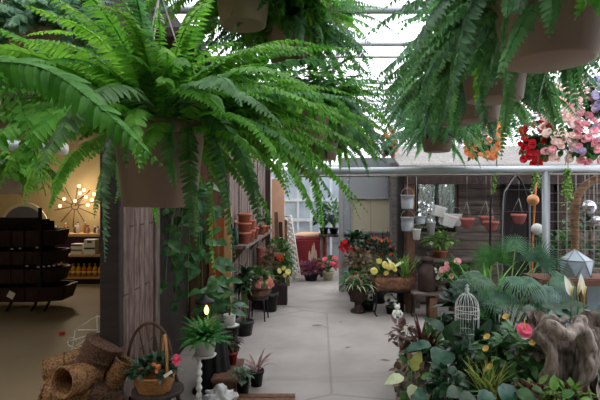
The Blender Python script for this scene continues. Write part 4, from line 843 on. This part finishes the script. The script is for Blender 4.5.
for i, (y_, h, m, lab) in enumerate(((6.6,.42,TERRAP,'tall pinkish clay pipe pot below the wall shelf'),(7.0,.3,WICK3,'brown woven vase on crate below the wall shelf'))):
    b = V((-.55+.02*i,y_,.42)); t = thing('tall_pot', lab, 'pot', b); MB().lathe([(.05,0),(.062,.05),(.055,h*.6),(.066,h*.95),(.072,h),(.06,h),(0,h*.9)],b,20).build('body', m, t)
tag(MB().box((-.54,6.85,.21),(.15,.8,.42),rz=-.055,bev=.01).build('crate', WD, None, False), 'long dark wooden crate against plank wall below shelf', 'crate')
# barrel planter on iron stand
b = V((X(258,5.95),5.95,0)); t = thing('plant_stand', 'black iron stand with thin legs under the half barrel planter', 'stand', b); zb = Z(297,6.0)
for a in (.6,2.2,3.9,5.4): MB().tube([b+V((.125*math.cos(a),.125*math.sin(a),zb)),b+V((.15*math.cos(a),.15*math.sin(a),0))],.008,6).build('leg', BLK, t)
MB().tube([b+V((.125*math.cos(a),.125*math.sin(a),zb-.006)) for a in [2*PI*i/20 for i in range(21)]],.008,6,False).build('ring', BLK, t)
b2 = b+V((0,0,zb)); t = thing('barrel_planter', 'brown half barrel planter with strappy leaves and pale pink flowers', 'planter', b2); h = .17
MB().lathe([(.125,0),(.155,h*.5),(.168,h),(.15,h),(.14,h*.85),(0,h*.82)],b2,28).build('barrel', WB, t)
for zz, r_ in ((h*.25,.142),(h*.75,.164)): MB().lathe([(r_-.004,zz-.012),(r_+.004,zz-.012),(r_+.006,zz+.012),(r_-.004,zz+.012)],b2,28).build('hoop', RUST, t)
straps(t,b2+V((0,0,h)),90,.25,.024,MATS['leaf_variegated'],(25,85),(-60,20),seed=82,one=True,name='strap_foliage',jit=.08); foliage(t,b2+V((0,0,h+.08)),(.15,.16,.14),170,.07,.045,G1,seed=83)
flowers(t,shell(b2+V((.02,0,h+.02)),(.16,.17,.08),14,84,low=-.3),.032,mat('petal_salmon', (236,160,150), .6, transl=.3),6,2)
b = V((X(279,6.9),6.85,0)); t = thing('flowering_bush', 'tall potted bush with red and yellow blooms in square dark planter', 'plant', b)
MB().box(b+V((0,0,.14)),(.25,.25,.28),bev=.01).build('planter_box', WD, t, False); foliage(t,P(279,262,6.85),(.21,.2,.36),380,.085,.05,G1,seed=85,base=b+V((0,0,.27)),low=-.8)
flowers(t,[P(279,257,6.6),P(281,259,6.6),P(277,258,6.62)],.045,mat('petal_rust', (190,70,40), .6, transl=.3),6,2); flowers(t,[P(*q,6.6) for q in ((279,271),(285,275),(284,268),(288,272))],.035,FY,6,2)
stand_plant('dark leafy plant on ground between barrel planter and wall planks',244,284,5.3,.16,POTB,(.06,.1,.2),130,.08,.05,G2,None,0,0,86)
stand_plant('brownish dry leafed plant between barrel planter and flowering bush',270,262,6.4,.25,POTB,(.08,.12,.2),110,.07,.05,mat('leaf_brown', (84,62,48), .8, col2=(110,84,60), transl=.2),None,0,0,87)
# ------------------------------------------------------------------ pothos vine on left wall
t = thing('pothos_vine', 'large heart leaved pothos vine hanging beside the board clad pier', 'plant', (-1.0,4.1,1.0)); rg = random.Random(91)
b = V((-.98,4.2,1.42)); pot(t,b,.11,.16,POTG); MB().cyl(b+V((0,0,.15)),(b.x,b.y,2.55),.003,n=5).build('hanger', WIRE, t)
vm = leafm('pothos_leaf', (44,84,44), (84,124,76), .2, .35)
for k in range(16):
    ex = P(rg.uniform(163,222),rg.uniform(250,312),rg.uniform(3.8,4.5)); p0 = b+V((rg.uniform(-.09,.09),rg.uniform(-.09,.09),.15)); pts = bez([p0,p0+V(((ex.x-p0.x)*.6,(ex.y-p0.y)*.6,.05)),(p0+ex)/2+V(((ex.x-p0.x)*.4,(ex.y-p0.y)*.4,0)),ex],12)
    v = MB().tube(pts,.0035,5).build('vine', STEM, t); mb = MB()
    for i in range(9):
        q = V(pts[min(len(pts)-1,1+i*len(pts)//9)]); mb.leaf(q+V((rg.uniform(-.05,.05),rg.uniform(-.05,.05),rg.uniform(-.04,.04))),(rg.gauss(0,.7),-.5+rg.gauss(0,.4),-.5+rg.gauss(0,.4)),(rg.gauss(0,.3),-.7,.7),rg.uniform(.08,.14),rg.uniform(.06,.1),'heart',.4,.2)
    mb.build('leaves', vm, v)
b = V((X(226,4.3),4.3,0)); t = thing('broad_leaf_plant', 'broad leaved green plant on tall stand right of the black lantern', 'plant', b); pot(t,b,.12,.45,POTB,.8)
bigleaves(t,b+V((0,0,.44)),[(P(215+rg.uniform(-16,20),294+rg.uniform(-16,14),4.2+rg.uniform(-.15,.1)),(rg.gauss(0,.8),-.6,rg.uniform(-.3,.4)),rg.uniform(.13,.2),rg.uniform(.09,.13),None) for i in range(18)],vm)

# ------------------------------------------------------------------ left foreground: stand, lantern, pots
b = V((X(199,3.5),3.5,0)); zp = Z(356,3.5); t = thing('candle_stand', 'white turned wooden pedestal stand under white pot', 'stand', b); pr = [(.075,0),(.075,.015),(.04,.03),(.02,.05)]
z = .05
while z < zp-.06: pr += [(.014,z),(.024,z+.02),(.024,z+.03),(.014,z+.05)]; z += .055
pr += [(.016,zp-.02),(.05,zp-.012),(.05,zp),(0,zp)]
MB().lathe(pr,b,20).build('pedestal', WHITE, t)
b2 = b+V((.045,0,zp)); t = thing('potted_fern', 'bushy green ferny plant in white pot on turned stand', 'plant', b2)
MB().lathe([(.062,0),(.085,.12),(.09,.125),(.09,.14),(.08,.14),(0,.12)],b2,24).build('pot', POTW, t); MB().lathe([(.075,-.0),(.085,.012),(.08,.014),(0,.006)],b2,24).build('saucer', POTW, t)
for i in range(90):
    az = i*2.4; u = i/90; frond_mesh('frond', arc(b2+V((0,0,.12)),az,math.radians(80-65*u),math.radians(40-75*u),R.uniform(.17,.26),1,8), .026, leafm('fern_house', (44,112,40), (70,142,58), .3), t, seed=900+i, spacing=.012, sec=4)
# lantern
b = V((X(205,3.75),3.75,0)); zl = Z(322,3.75); t = thing('lantern', 'black metal lantern with one glowing bulb among leaves', 'lantern', b)
MB().lathe([(.1,0),(.1,.02),(.02,.04),(.018,zl-.03),(.06,zl-.015),(.06,zl),(0,zl)],b,20).build('stand', BLK, t)
lz = Z(303,3.75)
MB().lathe([(.07,lz),(.078,lz+.004),(.072,lz+.02),(.03,lz+.04),(.012,lz+.06),(0,lz+.07)],b,20).build('hood', BLK, t)
for a in (.4,1.97,3.54,5.1): MB().cyl(b+V((.055*math.cos(a),.055*math.sin(a),zl)),b+V((.055*math.cos(a),.055*math.sin(a),lz+.005)),.003,n=5).build('strut', BLK, t)
bb = V((X(206,3.68),3.7,Z(310.5,3.7))); MB().lathe([(.008,-.03),(.017,-.012),(.019,.005),(.012,.024),(.003,.042),(0,.045)],bb,14).build('bulb', mat('bulb_glow', (255,206,110), .4, emit=5), t)
MB().cyl((bb.x,bb.y,zl-.003),(bb.x,bb.y,bb.z-.028),.009,n=8).build('socket', BLK, t)
# small white pot on black pedestal
b = V((X(229.5,3.95),3.95,0)); zq = Z(328,3.95)
t = thing('pedestal_statue', 'tall black draped pedestal beside the turned white stand', 'stand', (X(216,3.8),3.8,0)); q = V((X(215,3.8),3.8,0))
mb = MB(); vs = []; fs = []
for i in range(20):
    h = i/19
    for j in range(40):
        th = 2*PI*j/40; rr = (.085+.05*(1-h)**1.5)*(1+.16*math.sin(th*9+h*2)*(1-h*.6)); vs.append(q+V((math.cos(th)*rr,math.sin(th)*rr*.8,h*.52)))
for i in range(19):
    for j in range(40): fs.append((i*40+j,i*40+(j+1)%40,i*40+40+(j+1)%40,i*40+40+j))
fs.append(tuple(range(19*40,20*40))); mb.add(vs,fs).build('drape', mat('black_cloth', (22,22,24), .6, 0, (34,34,36), 6), t)
b2 = V((X(229.5,4.05),4.05,0)); t = thing('pot_stand', 'slim dark post stand holding the little white pot', 'stand', b2); MB().lathe([(.07,0),(.07,.02),(.025,.04),(.025,zq-.05),(.07,zq-.02),(.075,zq-.012),(0,zq-.012)],b2,16).build('post', WD, t)
b3 = b2+V((0,0,zq-.01)); t = thing('potted_plant', 'grey green broad leaves in little white pot on saucer', 'plant', b3); MB().lathe([(.07,0),(.085,.008),(0,.008)],b3,20).build('saucer', POTW, t); MB().lathe([(.045,.008),(.055,.1),(.05,.1),(0,.09)],b3,20).build('pot', POTW, t)
bigleaves(t,b3+V((0,0,.09)),[(b3+V((.02,-.03,.13)),(.9,-.3,.1),.14,.07,G4),(b3+V((-.02,-.02,.14)),(-.9,-.3,.2),.13,.07,G4),(b3+V((0,.0,.15)),(.2,-.6,.4),.12,.07,G1),(b3+V((.03,.03,.15)),(.7,.3,.5),.12,.06,G4)],G4,'ovate')
# crate with red pot, black pots
zc = Z(363,3.95); xc = X(231,3.95); t = thing('wooden_crate', 'low wooden slatted crate under red pot by the path', 'crate', (xc,3.8,0)); 
for zz in (.045,.125): MB().box((xc+.0,3.6,zz),(.16,.02,.07)).build('slat', WB, t, False); MB().box((xc+.08,3.82,zz),(.02,.46,.07)).build('slat', WB, t, False); MB().box((xc-.08,3.82,zz),(.02,.46,.07)).build('slat', WB, t, False)
MB().box((xc,3.82,zc-.01),(.2,.48,.02)).build('top', WB, t, False)
b = V((xc+.005,3.93,zc)); t = thing('potted_plant', 'dark crinkled leaf plant in glossy red pot on crate', 'plant', b); pot(t,b,.055,.105,REDP); foliage(t,b+V((0,0,.17)),(.05,.05,.09),60,.07,.045,mat('leaf_blackish', (40,44,34), .45, col2=(70,52,44), transl=.1),seed=95,base=b+V((0,0,.09)))
MB().leaf(b+V((.02,-.02,.2)),(1,-.2,.15),(0,0,1),.11,.05,'ovate',.5,.2).build('leaf', MATS['leaf_blackish'], t)
b = V((X(256.5,3.87),3.87,0)); t = thing('potted_plant', 'reddish variegated strap leaf plant in black pot on path', 'plant', b); pot(t,b,.06,.13,POTB); straps(t,b+V((0,0,.12)),16,.2,.028,mat('leaf_rosy', (128,84,86), .5, col2=(170,150,140), transl=.25, scale=14),(20,75),(-30,40),seed=96)
b = V((X(242.5,3.7),3.7,0)); t = thing('potted_plant', 'small leaved green plant in black pot beside crate', 'plant', b); pot(t,b,.06,.12,POTB); foliage(t,b+V((0,0,.14)),(.075,.07,.06),110,.04,.028,mat('leaf_silver', (70,100,76), .5, col2=(110,134,108), transl=.25, scale=30),seed=97,base=b+V((0,0,.11)))
# white crumpled cloth, mat
b = V((X(219,3.45),3.45,0)); mb = MB().ball(b+V((0,0,.07)),.095,32,.9,(1.1,.8,.75)); q = mb.build('crumpled_cloth', mat('cloth_white', (210,210,206), .8, 0, (160,160,160), 18, .6)); tag(q,'white crumpled plastic bag at foot of the turned stand','bag')
t = thing('slatted_mat', 'brown wooden slat mat on floor at bottom edge', 'mat', (X(262,3.55),3.5,0))
for i in range(5): MB().box((X(262,3.55),3.62-.075*i,.012),(.5,.06,.024)).build('slat', WB, t, False)
# bent wood chair
SX, SYc, sz = -.885, 2.93, .36
t = thing('hoop_chair', 'small dark hoop backed wooden chair holding the flower basket', 'chair', (SX,SYc,0))
MB().lathe([(.14,sz-.03),(.158,sz-.02),(.158,sz-.004),(.15,sz),(0,sz)],(SX,SYc,0),28).build('seat', WD, t)
hc = V((X(150,3.08),3.08,0)); hw = .148; ht = Z(323,3.08)
hoop = [hc+V((hw*math.cos(a)*(1 if 1 else 1),.0,sz+.02+(ht-sz-.02)*math.sin(a)**.8 if math.sin(a) > 0 else sz)) for a in [PI*i/24 for i in range(25)]]
MB().tube([V((SX-.13,SYc+.07,sz-.01))]+hoop[::-1][1:-1]+[V((SX+.1,SYc+.1,sz-.01))],.011,8).build('back_hoop', BARK, t)
for px in (139,146,154,161): xx = X(px,3.08); u = (xx-hc.x)/hw; zz = sz+.02+(ht-sz-.02)*(math.sqrt(max(0,1-u*u)))**.8; MB().tube([(SX+(xx-hc.x)*.8-.03,SYc+.11,sz-.01),(xx,3.08,zz)],.006,6).build('spindle', BARK, t)
for sx in (-1,1):
    for sy in (-1,1): MB().tube([(SX+sx*.09,SYc+sy*.09,sz-.02),(SX+sx*.13,SYc+sy*.13,0)],[.016,.012],8).build('leg', WD, t)
# wicker helper
def wick(parent, b, r0, r1, h, m, rows=14, n=48, M=None, th=.012, name='weave'):
    pr = [(r0,0)]+[(r0+(r1-r0)*math.sin(i/rows*PI/2)**1.2, h*i/rows) for i in range(1,rows+1)]; pr += [(r-th,z) for r, z in pr[::-1][:-1]]+[(r0-th,th),(0.0,th)]
    return MB().lathe(pr,b,n,M,weave=.0035).build(name, m, parent)
b = V((SX-.01,SYc-.03,sz)); t = thing('wicker_flower_basket', 'golden wicker basket with tall handle and pink flowers on chair', 'basket', b)
wick(t,b,.095,.118,.1,WICK2); MB().tube([b+V((.116*math.cos(a),.116*math.sin(a),.1)) for a in [2*PI*i/30 for i in range(31)]],.009,6,False).build('rim', WICK2, t)
for k in range(3): MB().tube([b+V((.045*math.cos(a)+.06,-.1*math.cos(a)+.012*(k-1),.08+.255*math.sin(a)**.75)) for a in [PI*i/20 for i in range(21)]],.006,6).build('handle_cane', WICK2, t)
foliage(t,b+V((-.01,0,.13)),(.15,.12,.07),130,.06,.035,G2,seed=98,low=-.1); flowers(t,[P(*q,2.8) for q in ((158,367),(154,364),(157,371))],.015,FO,6,2); flowers(t,[P(*q,2.82) for q in ((176,357),(179,359),(174,361),(177,363))],.016,FHP,6,2)
q = P(168,374,2.76); MB().box(q,(.055,.003,.018),ry=-.6).build('price_tag', CARD, t, False)
# basket pile
gp = 'wicker baskets piled by the board clad pier'
tr = V((-1.42,2.98,0)); t = thing('wicker_tray', 'long flat dark wicker bin under the heap of baskets', 'basket', tr, gp)
M = Matrix.Translation(tr)@Matrix.Diagonal((1.35,1,1,1)); wick(t,None,.26,.29,.2,WICK,12,80,M)
WBM = [None]
def wbasket(label, px, py, Y, ax, r0, r1, h, m, handle=False):
    c = P(px,py,Y); ax = V(ax).normalized(); M = Matrix.Translation(c)@ax.to_track_quat('Z','X').to_matrix().to_4x4()@Matrix.Translation((0,0,-h/2))
    t = thing('wicker_basket', label, 'basket', c-V((0,0,max(r0,r1))), gp); wick(t,None,r0,r1,h,m,16,44,M)
    for zz, r_ in ((h,r1),(.01,r0),(h*.55,(r0+r1)/2*1.05)): MB().tube([M@V((r_*math.cos(a),r_*math.sin(a),zz)) for a in [2*PI*i/26 for i in range(27)]],.0075 if zz != h*.55 else .006,6,False).build('rim' if zz == h else 'band', m, t)
    if handle: MB().tube([M@V((r1*math.cos(a)*.4,-r1,h+r1*.55*math.sin(a))) for a in [PI*i/10 for i in range(11)]],.006,6).build('handle', m, t)
    WBM[0] = M; return t
wb = wbasket('large round lidded wicker basket standing tilted on top of heap',98,357,3.0,(.5,.1,1),.105,.12,.19,WICK)
M = WBM[0]; MB().lathe([(.125,.185),(.127,.2),(.08,.214),(.0,.218)],None,36,M,weave=.002).build('lid', WICK, wb)
wbasket('round wicker basket lying at left of heap with domed end',65,367,3.05,(.9,.35,.25),.085,.085,.24,WICK3)
wbasket('open mouthed wicker basket lying with dark hollow toward the camera',80,378,2.85,(-.4,-.9,.12),.07,.088,.24,WICK3)
wbasket('long wicker basket lying lowest at front of heap',70,395,2.9,(.95,-.1,-.08),.085,.085,.3,WICK3,True)
wbasket('slim wicker basket leaning at right of heap against the pier',116,376,2.98,(.5,.1,.9),.055,.065,.22,WICK3)
wbasket('wicker basket lying lowest at right of heap',104,398,2.92,(-.8,-.3,.5),.07,.08,.2,WICK)
# white wire stand behind pier
Y = 4.6; t = thing('wire_stand', 'white wire plant stand with scrolls behind board clad pier', 'stand', (X(88,Y),Y,0)); 
cs = [(-1.02,0),(0,0),(-.3,.5),(.6,.5)]
def WQ(px,py,dy=0): return P(px,py,Y+dy)
for pts in ([(75,330),(97,316),(105,318)],[(75,330),(98,330)],[(76,346),(100,331)],[(72,355),(75,330)],[(97,316),(98,355)],[(68,342),(100,331)],[(74,352),(98,348)]):
    MB().tube([WQ(*q) for q in pts],.006,5).build('rod', WHITE, t)
for px, py, r_ in ((72,342,.045),(80,349,.03),(74,351,.03)): MB().tube([WQ(px,py)+V((r_*math.cos(a),0,r_*math.sin(a))) for a in [2*PI*i/16 for i in range(14)]],.005,5).build('scroll', WHITE, t)
for px in (72,98): MB().cyl(WQ(px,352),(X(px,Y),Y,0),.006,n=5).build('leg', WHITE, t)
# ------------------------------------------------------------------ the shop on the left
Y = 6.3; zt = Z(219,Y); xr = X(38,Y)
t = thing('display_rack', 'dark tiered display rack with rounded slatted bins at left', 'rack', (-3.8,6.6,0)); dkw = mat('rack_wood', (56,28,20), .55, 0, (38,18,14), 6, .2, stretch=(6,6,.8))
def bin_(py0, py1, grow):
    z1, z0 = Z(py0,Y), Z(py1,Y); pr = [(.93,z0),(1.0,z1),(.95,z1),(.88,z0+.03),(0,z0+.03)]; vs = []; n = 40
    mb = MB(); ring = lambda s, z: [V((-4.2+s*grow*1.0*max(-1,min(1,1.12*math.cos(a))), 6.62+s*.3*max(-1,min(1,1.25*math.sin(a))), z)) for a in [2*PI*i/n for i in range(n)]]
    rs = [ring(s_,z_) for s_, z_ in pr[:-1]]; fs = [tuple(range(n-1,-1,-1)), tuple(range(3*n,4*n))]
    for i in range(3):
        for j in range(n): fs.append((i*n+j,i*n+(j+1)%n,i*n+n+(j+1)%n,i*n+n+j))
    mb.add(sum(rs,[]),fs); o = mb.build('bin', dkw, t, False)
    for k in range(7): MB().box((-4.8+k*.18,6.62-.3-.004,(z0+z1)/2),(.02,.012,(z1-z0)*.96)).build('slat', dkw, o, False)
    return o
for a, b_, g in ((231,247,.88),(252,265,.9),(270,284,.9),(288,303,1.0)): bin_(a,b_,g)
MB().box((-4.2,6.65,.66),(1.3,.3,1.1)).build('core', mat('rack_dark', (26,20,19), .8), t, False)
mb = MB()
for x_ in (-4.9,xr): mb.box((x_,6.35,(zt+.2)/2+.1),(.035,.035,zt-.1))
mb.box(((-4.9+xr)/2,6.35,zt),(xr+4.9,.035,.04)).box(((-4.9+xr)/2,6.35,Z(232,Y)),(xr+4.9,.03,.03)); mb.build('top_frame', BLK, t, False)
MB().box(((-4.9+xr)/2,6.5,(zt+Z(231,Y))/2),(xr+4.9,.2,.14)).build('top_box', MATS['rack_dark'], t, False)
for px in (8,33,46): MB().tube([(X(px,Y)+.02,6.5,.26),(X(px,Y)-.06,6.36,0)],.018,6).build('leg', BLK, t)
for px, py in ((27,266),(38,267),(44,266.5),(49,266),(54,265.5),(59,264.5),(37,247.5),(20,248.5),(12,249)): MB().box(P(px,py,6.29),(.035,.004,.022)).build('price_tag', CARD, t, False)
tg = P(11,295,6.2); MB().box(tg,(.09,.004,.09),ry=.5).build('hang_tag', CARD, t, False)
# grey dome behind the rack
b = V((X(24,8.6),8.6,0)); t = thing('arched_mirror', 'round topped grey mirror with pale rim behind rack', 'mirror', b); zc_ = Z(226,8.6); rr = .36
mb = MB()
def archm(r_, y_, m, nm):
    vs = [(b.x+r_*math.cos(a),y_,zc_+r_*math.sin(a)) for a in [PI*i/24 for i in range(25)]]; vs += [(b.x-r_,y_,0.0),(b.x+r_,y_,0.0)]; vs = vs+[(x_,yy+.03,z_) for x_,yy,z_ in vs]; n = 27
    MB().add(vs,[tuple(range(n)),tuple(range(2*n-1,n-1,-1))]+[(i,(i+1)%n,n+(i+1)%n,n+i) for i in range(n)]).build(nm, m, t, False)
archm(rr+.07,8.6,mat('mirror_rim', (206,194,166), .6),'frame'); archm(rr,8.57,mat('mirror_grey', (96,96,98), .4),'glass')
# gift shelf
Y = 8.4; x0, x1 = X(62,Y), X(103,Y); z1 = Z(255,Y); t = thing('gift_shelf', 'low shop shelf holding bright yellow bottles', 'shelf', ((x0+x1)/2,Y+.15,0))
MB().box(((x0+x1)/2,Y+.15,.06),(x1-x0,.36,.12)).build('plinth', POTB, t, False)
for z_ in (Z(277,Y),z1): MB().box(((x0+x1)/2,Y+.15,z_-.015),(x1-x0,.38,.03)).build('shelf_board', WP, t, False)
for x_ in (x0,x1): MB().box((x_,Y+.15,z1/2),(.03,.38,z1)).build('side_panel', WP, t, False)
ym = mat('oil_yellow', (214,158,30), .3, 0, (190,120,20), 8)
for i in range(7):
    bx = x0+.08+i*.098; b = V((bx,Y+.05,Z(277,Y))); s_ = thing('bottle', f'yellow bottle on low shop shelf, {["leftmost","second from left","third from left","middle one","third from right","second from right","rightmost"][i]} of row', 'bottle', b, 'yellow bottles on the low shelf')
    MB().lathe([(.036,0),(.04,.01),(.042,.12),(.038,.16),(.015,.19),(.015,.22),(0,.222)],b,14).build('body', ym if i not in (3,4) else mat('oil_amber', (196,110,30), .3), s_); MB().lathe([(.018,.2),(.018,.235),(0,.236)],b,10).build('cap', WP, s_)
    MB().lathe([(.0425,.04),(.0435,.1),(.0425,.1)],b,14).build('wrapper', mat('wrapper_tan', (206,176,96), .6), s_)
for px, w_, h_, lab in ((74.5,.2,.19,'white gift box stack with dark top on shop shelf, left'),(88,.2,.27,'white carton with handle hole on shop shelf, right')):
    b = V((X(px,Y),Y+.15,z1)); s_ = thing('gift_box', lab, 'box', b, 'cartons on the low shelf'); MB().box(b+V((0,0,h_/2)),(w_,.18,h_),bev=.004).build('carton', CARD, s_, False)
    MB().box(b+V((0,-.092,h_*.42)),(w_*.96,.004,h_*.1)).box(b+V((0,-.092,h_*.85 if px > 80 else h_*.9)),(w_*.4 if px > 80 else w_*.98,.004,h_*.13)).build('printed_band', mat('print_dark', (60,54,50), .7), s_, False)
# purple cloth table + bottles + star light
Y = 9.0; x0, x1 = X(36,Y), X(108,Y); zt = Z(233,Y); t = thing('display_table', 'shop table with purple cloth front below the lit star', 'table', ((x0+x1)/2,Y,0))
MB().box(((x0+x1)/2,Y,zt-.02),(x1-x0,.5,.04)).build('top', WP, t, False); MB().box(((x0+x1)/2,Y-.2,zt/2-.02),(x1-x0-.04,.02,zt-.06)).build('cloth_front', mat('purple_cloth', (62,26,48), .9), t, False)
for x_ in (x0+.05,x1-.05): MB().box((x_,Y+.2,(zt-.04)/2),(.05,.05,zt-.04)).build('leg', WD, t, False)
cl = [mat('jar_clear', (206,200,190), .2), mat('jar_amber', (150,92,50), .3), mat('jar_rose', (176,130,120), .3), mat('jar_dark', (70,58,52), .4)]
for i in range(13):
    b = V((x0+.08+i*.095,Y-.08+.1*(i%2),zt)); h = R.uniform(.1,.22); s_ = thing('jar', 'small jar among mixed jars on the purple fronted shop table', 'jar', b, 'mixed jars on the shop table')
    MB().lathe([(.03,0),(.034,.01),(.034,h*.7),(.014,h*.85),(.016,h),(0,h)],b,12).build('body', cl[i%4], s_); MB().lathe([(.018,h),(.018,h+.02),(0,h+.02)],b,10).build('lid', CARD if i % 2 else WD, s_)
Y = 9.1; c = P(75,206,Y); t = thing('star_lamp', 'wire starburst lamp with warm glowing bulbs on shop wall', 'lamp', c-V((0,0,.35))); 
MB().tube([c+V((.07*math.cos(a),0,.07*math.sin(a))) for a in [2*PI*i/16 for i in range(17)]],.012,6,False).build('hub_ring', RUST, t)
for k in range(10): a = 2*PI*k/10+.2; MB().tube([c+V((.07*math.cos(a),0,.07*math.sin(a))),c+V((.42*math.cos(a),.02,.42*math.sin(a)))],.009,5).build('ray', RUST, t)
MB().tube([c+V((0,0,.07)),V((c.x,9.46,c.z+.2))],.01,5).build('wall_arm', RUST, t)
bm = mat('bulb_warm', (255,190,110), .4, emit=9)
for i, (px, py) in enumerate(((64,199),(75,201),(80,193),(86,197),(92,200),(84,190),(88,205),(79,186),(94,194),(60,206))): MB().ball(P(px,py,Y-.05),.03,8).build('bulb', bm, t); MB().cyl(P(px,py,Y-.05),c,.003,n=4).build('cable', RUST, t)
tag(MB().box(P(62,334,5.3)*1,(.06,.05,.03),rz=.5).build('paper_scrap', mat('scrap_red', (190,60,50), .7), None, False), 'small red scrap lying on the shop floor', 'litter').location.z = 0.0
for (px, py, L_, rz, lab) in ((312,326,.14,.2,'larger dark fallen frond tip on path at left'),(345,348,.08,.4,'small brown fallen leaf in middle of path'),(340,323,.08,1.2,'fallen leaf on path farther up beside the urn'),(380,360,.1,-.2,'thin fallen stem on path near bed'),(326,328,.07,2,'fallen leaf right of the larger fallen frond tip')):
    Y = 1.55*F/(py-HY); b = P(px,py,Y); b.z = .004; mb = MB().leaf(b,(math.cos(rz),math.sin(rz),.02),(0,0,1),L_,L_*.28,'lance',.05,.3); q = mb.build('fallen_leaf', GD); tag(q,lab,'leaf','fallen leaves on the path')

# ------------------------------------------------------------------ light
wd = bpy.data.worlds.new('sky'); bpy.context.scene.world = wd; wd.use_nodes = True; bg = wd.node_tree.nodes['Background']; bg.inputs[0].default_value = (1,.985,.97,1); bg.inputs[1].default_value = 3.7
def lamp(kind, name, loc, energy, col, size=.3, rot=None):
    l = bpy.data.lights.new(name, kind); l.energy = energy; l.color = col
    if kind == 'AREA': l.size = size
    else: l.shadow_soft_size = size
    o = bpy.data.objects.new(name, l); C.objects.link(o); o.location = loc
    if rot: o.rotation_euler = rot
    return o
lamp('AREA','shop_area_fill',(-4.2,7.2,2.55),14,(1,.9,.72),1.0); lamp('POINT','star_glow',(X(78,8.9),8.9,1.55),26,(1,.84,.62),.12); lamp('POINT','lantern_glow',(X(206,3.55),3.6,Z(310,3.6)),.25,(1,.7,.35),.02)  # the shop area light is an added fill with no fixture
# ------------------------------------------------------------------ camera
cd = bpy.data.cameras.new('camera'); cam = bpy.data.objects.new('camera', cd); C.objects.link(cam); cam.location = (0,0,CH); cam.rotation_euler = (PI/2,0,0)
cd.sensor_width = 36; cd.lens = 36*F/600; cd.shift_y = -3/600; cd.clip_start = .05
sc = bpy.context.scene; sc.camera = cam
sc.view_settings.view_transform = 'Standard'; sc.view_settings.look = 'None'; sc.view_settings.gamma = 1; sc.view_settings.exposure = 0; sc.view_settings.use_curve_mapping = False
sc.cycles.use_denoising = True; sc.cycles.max_bounces = 10; sc.cycles.transparent_max_bounces = 16
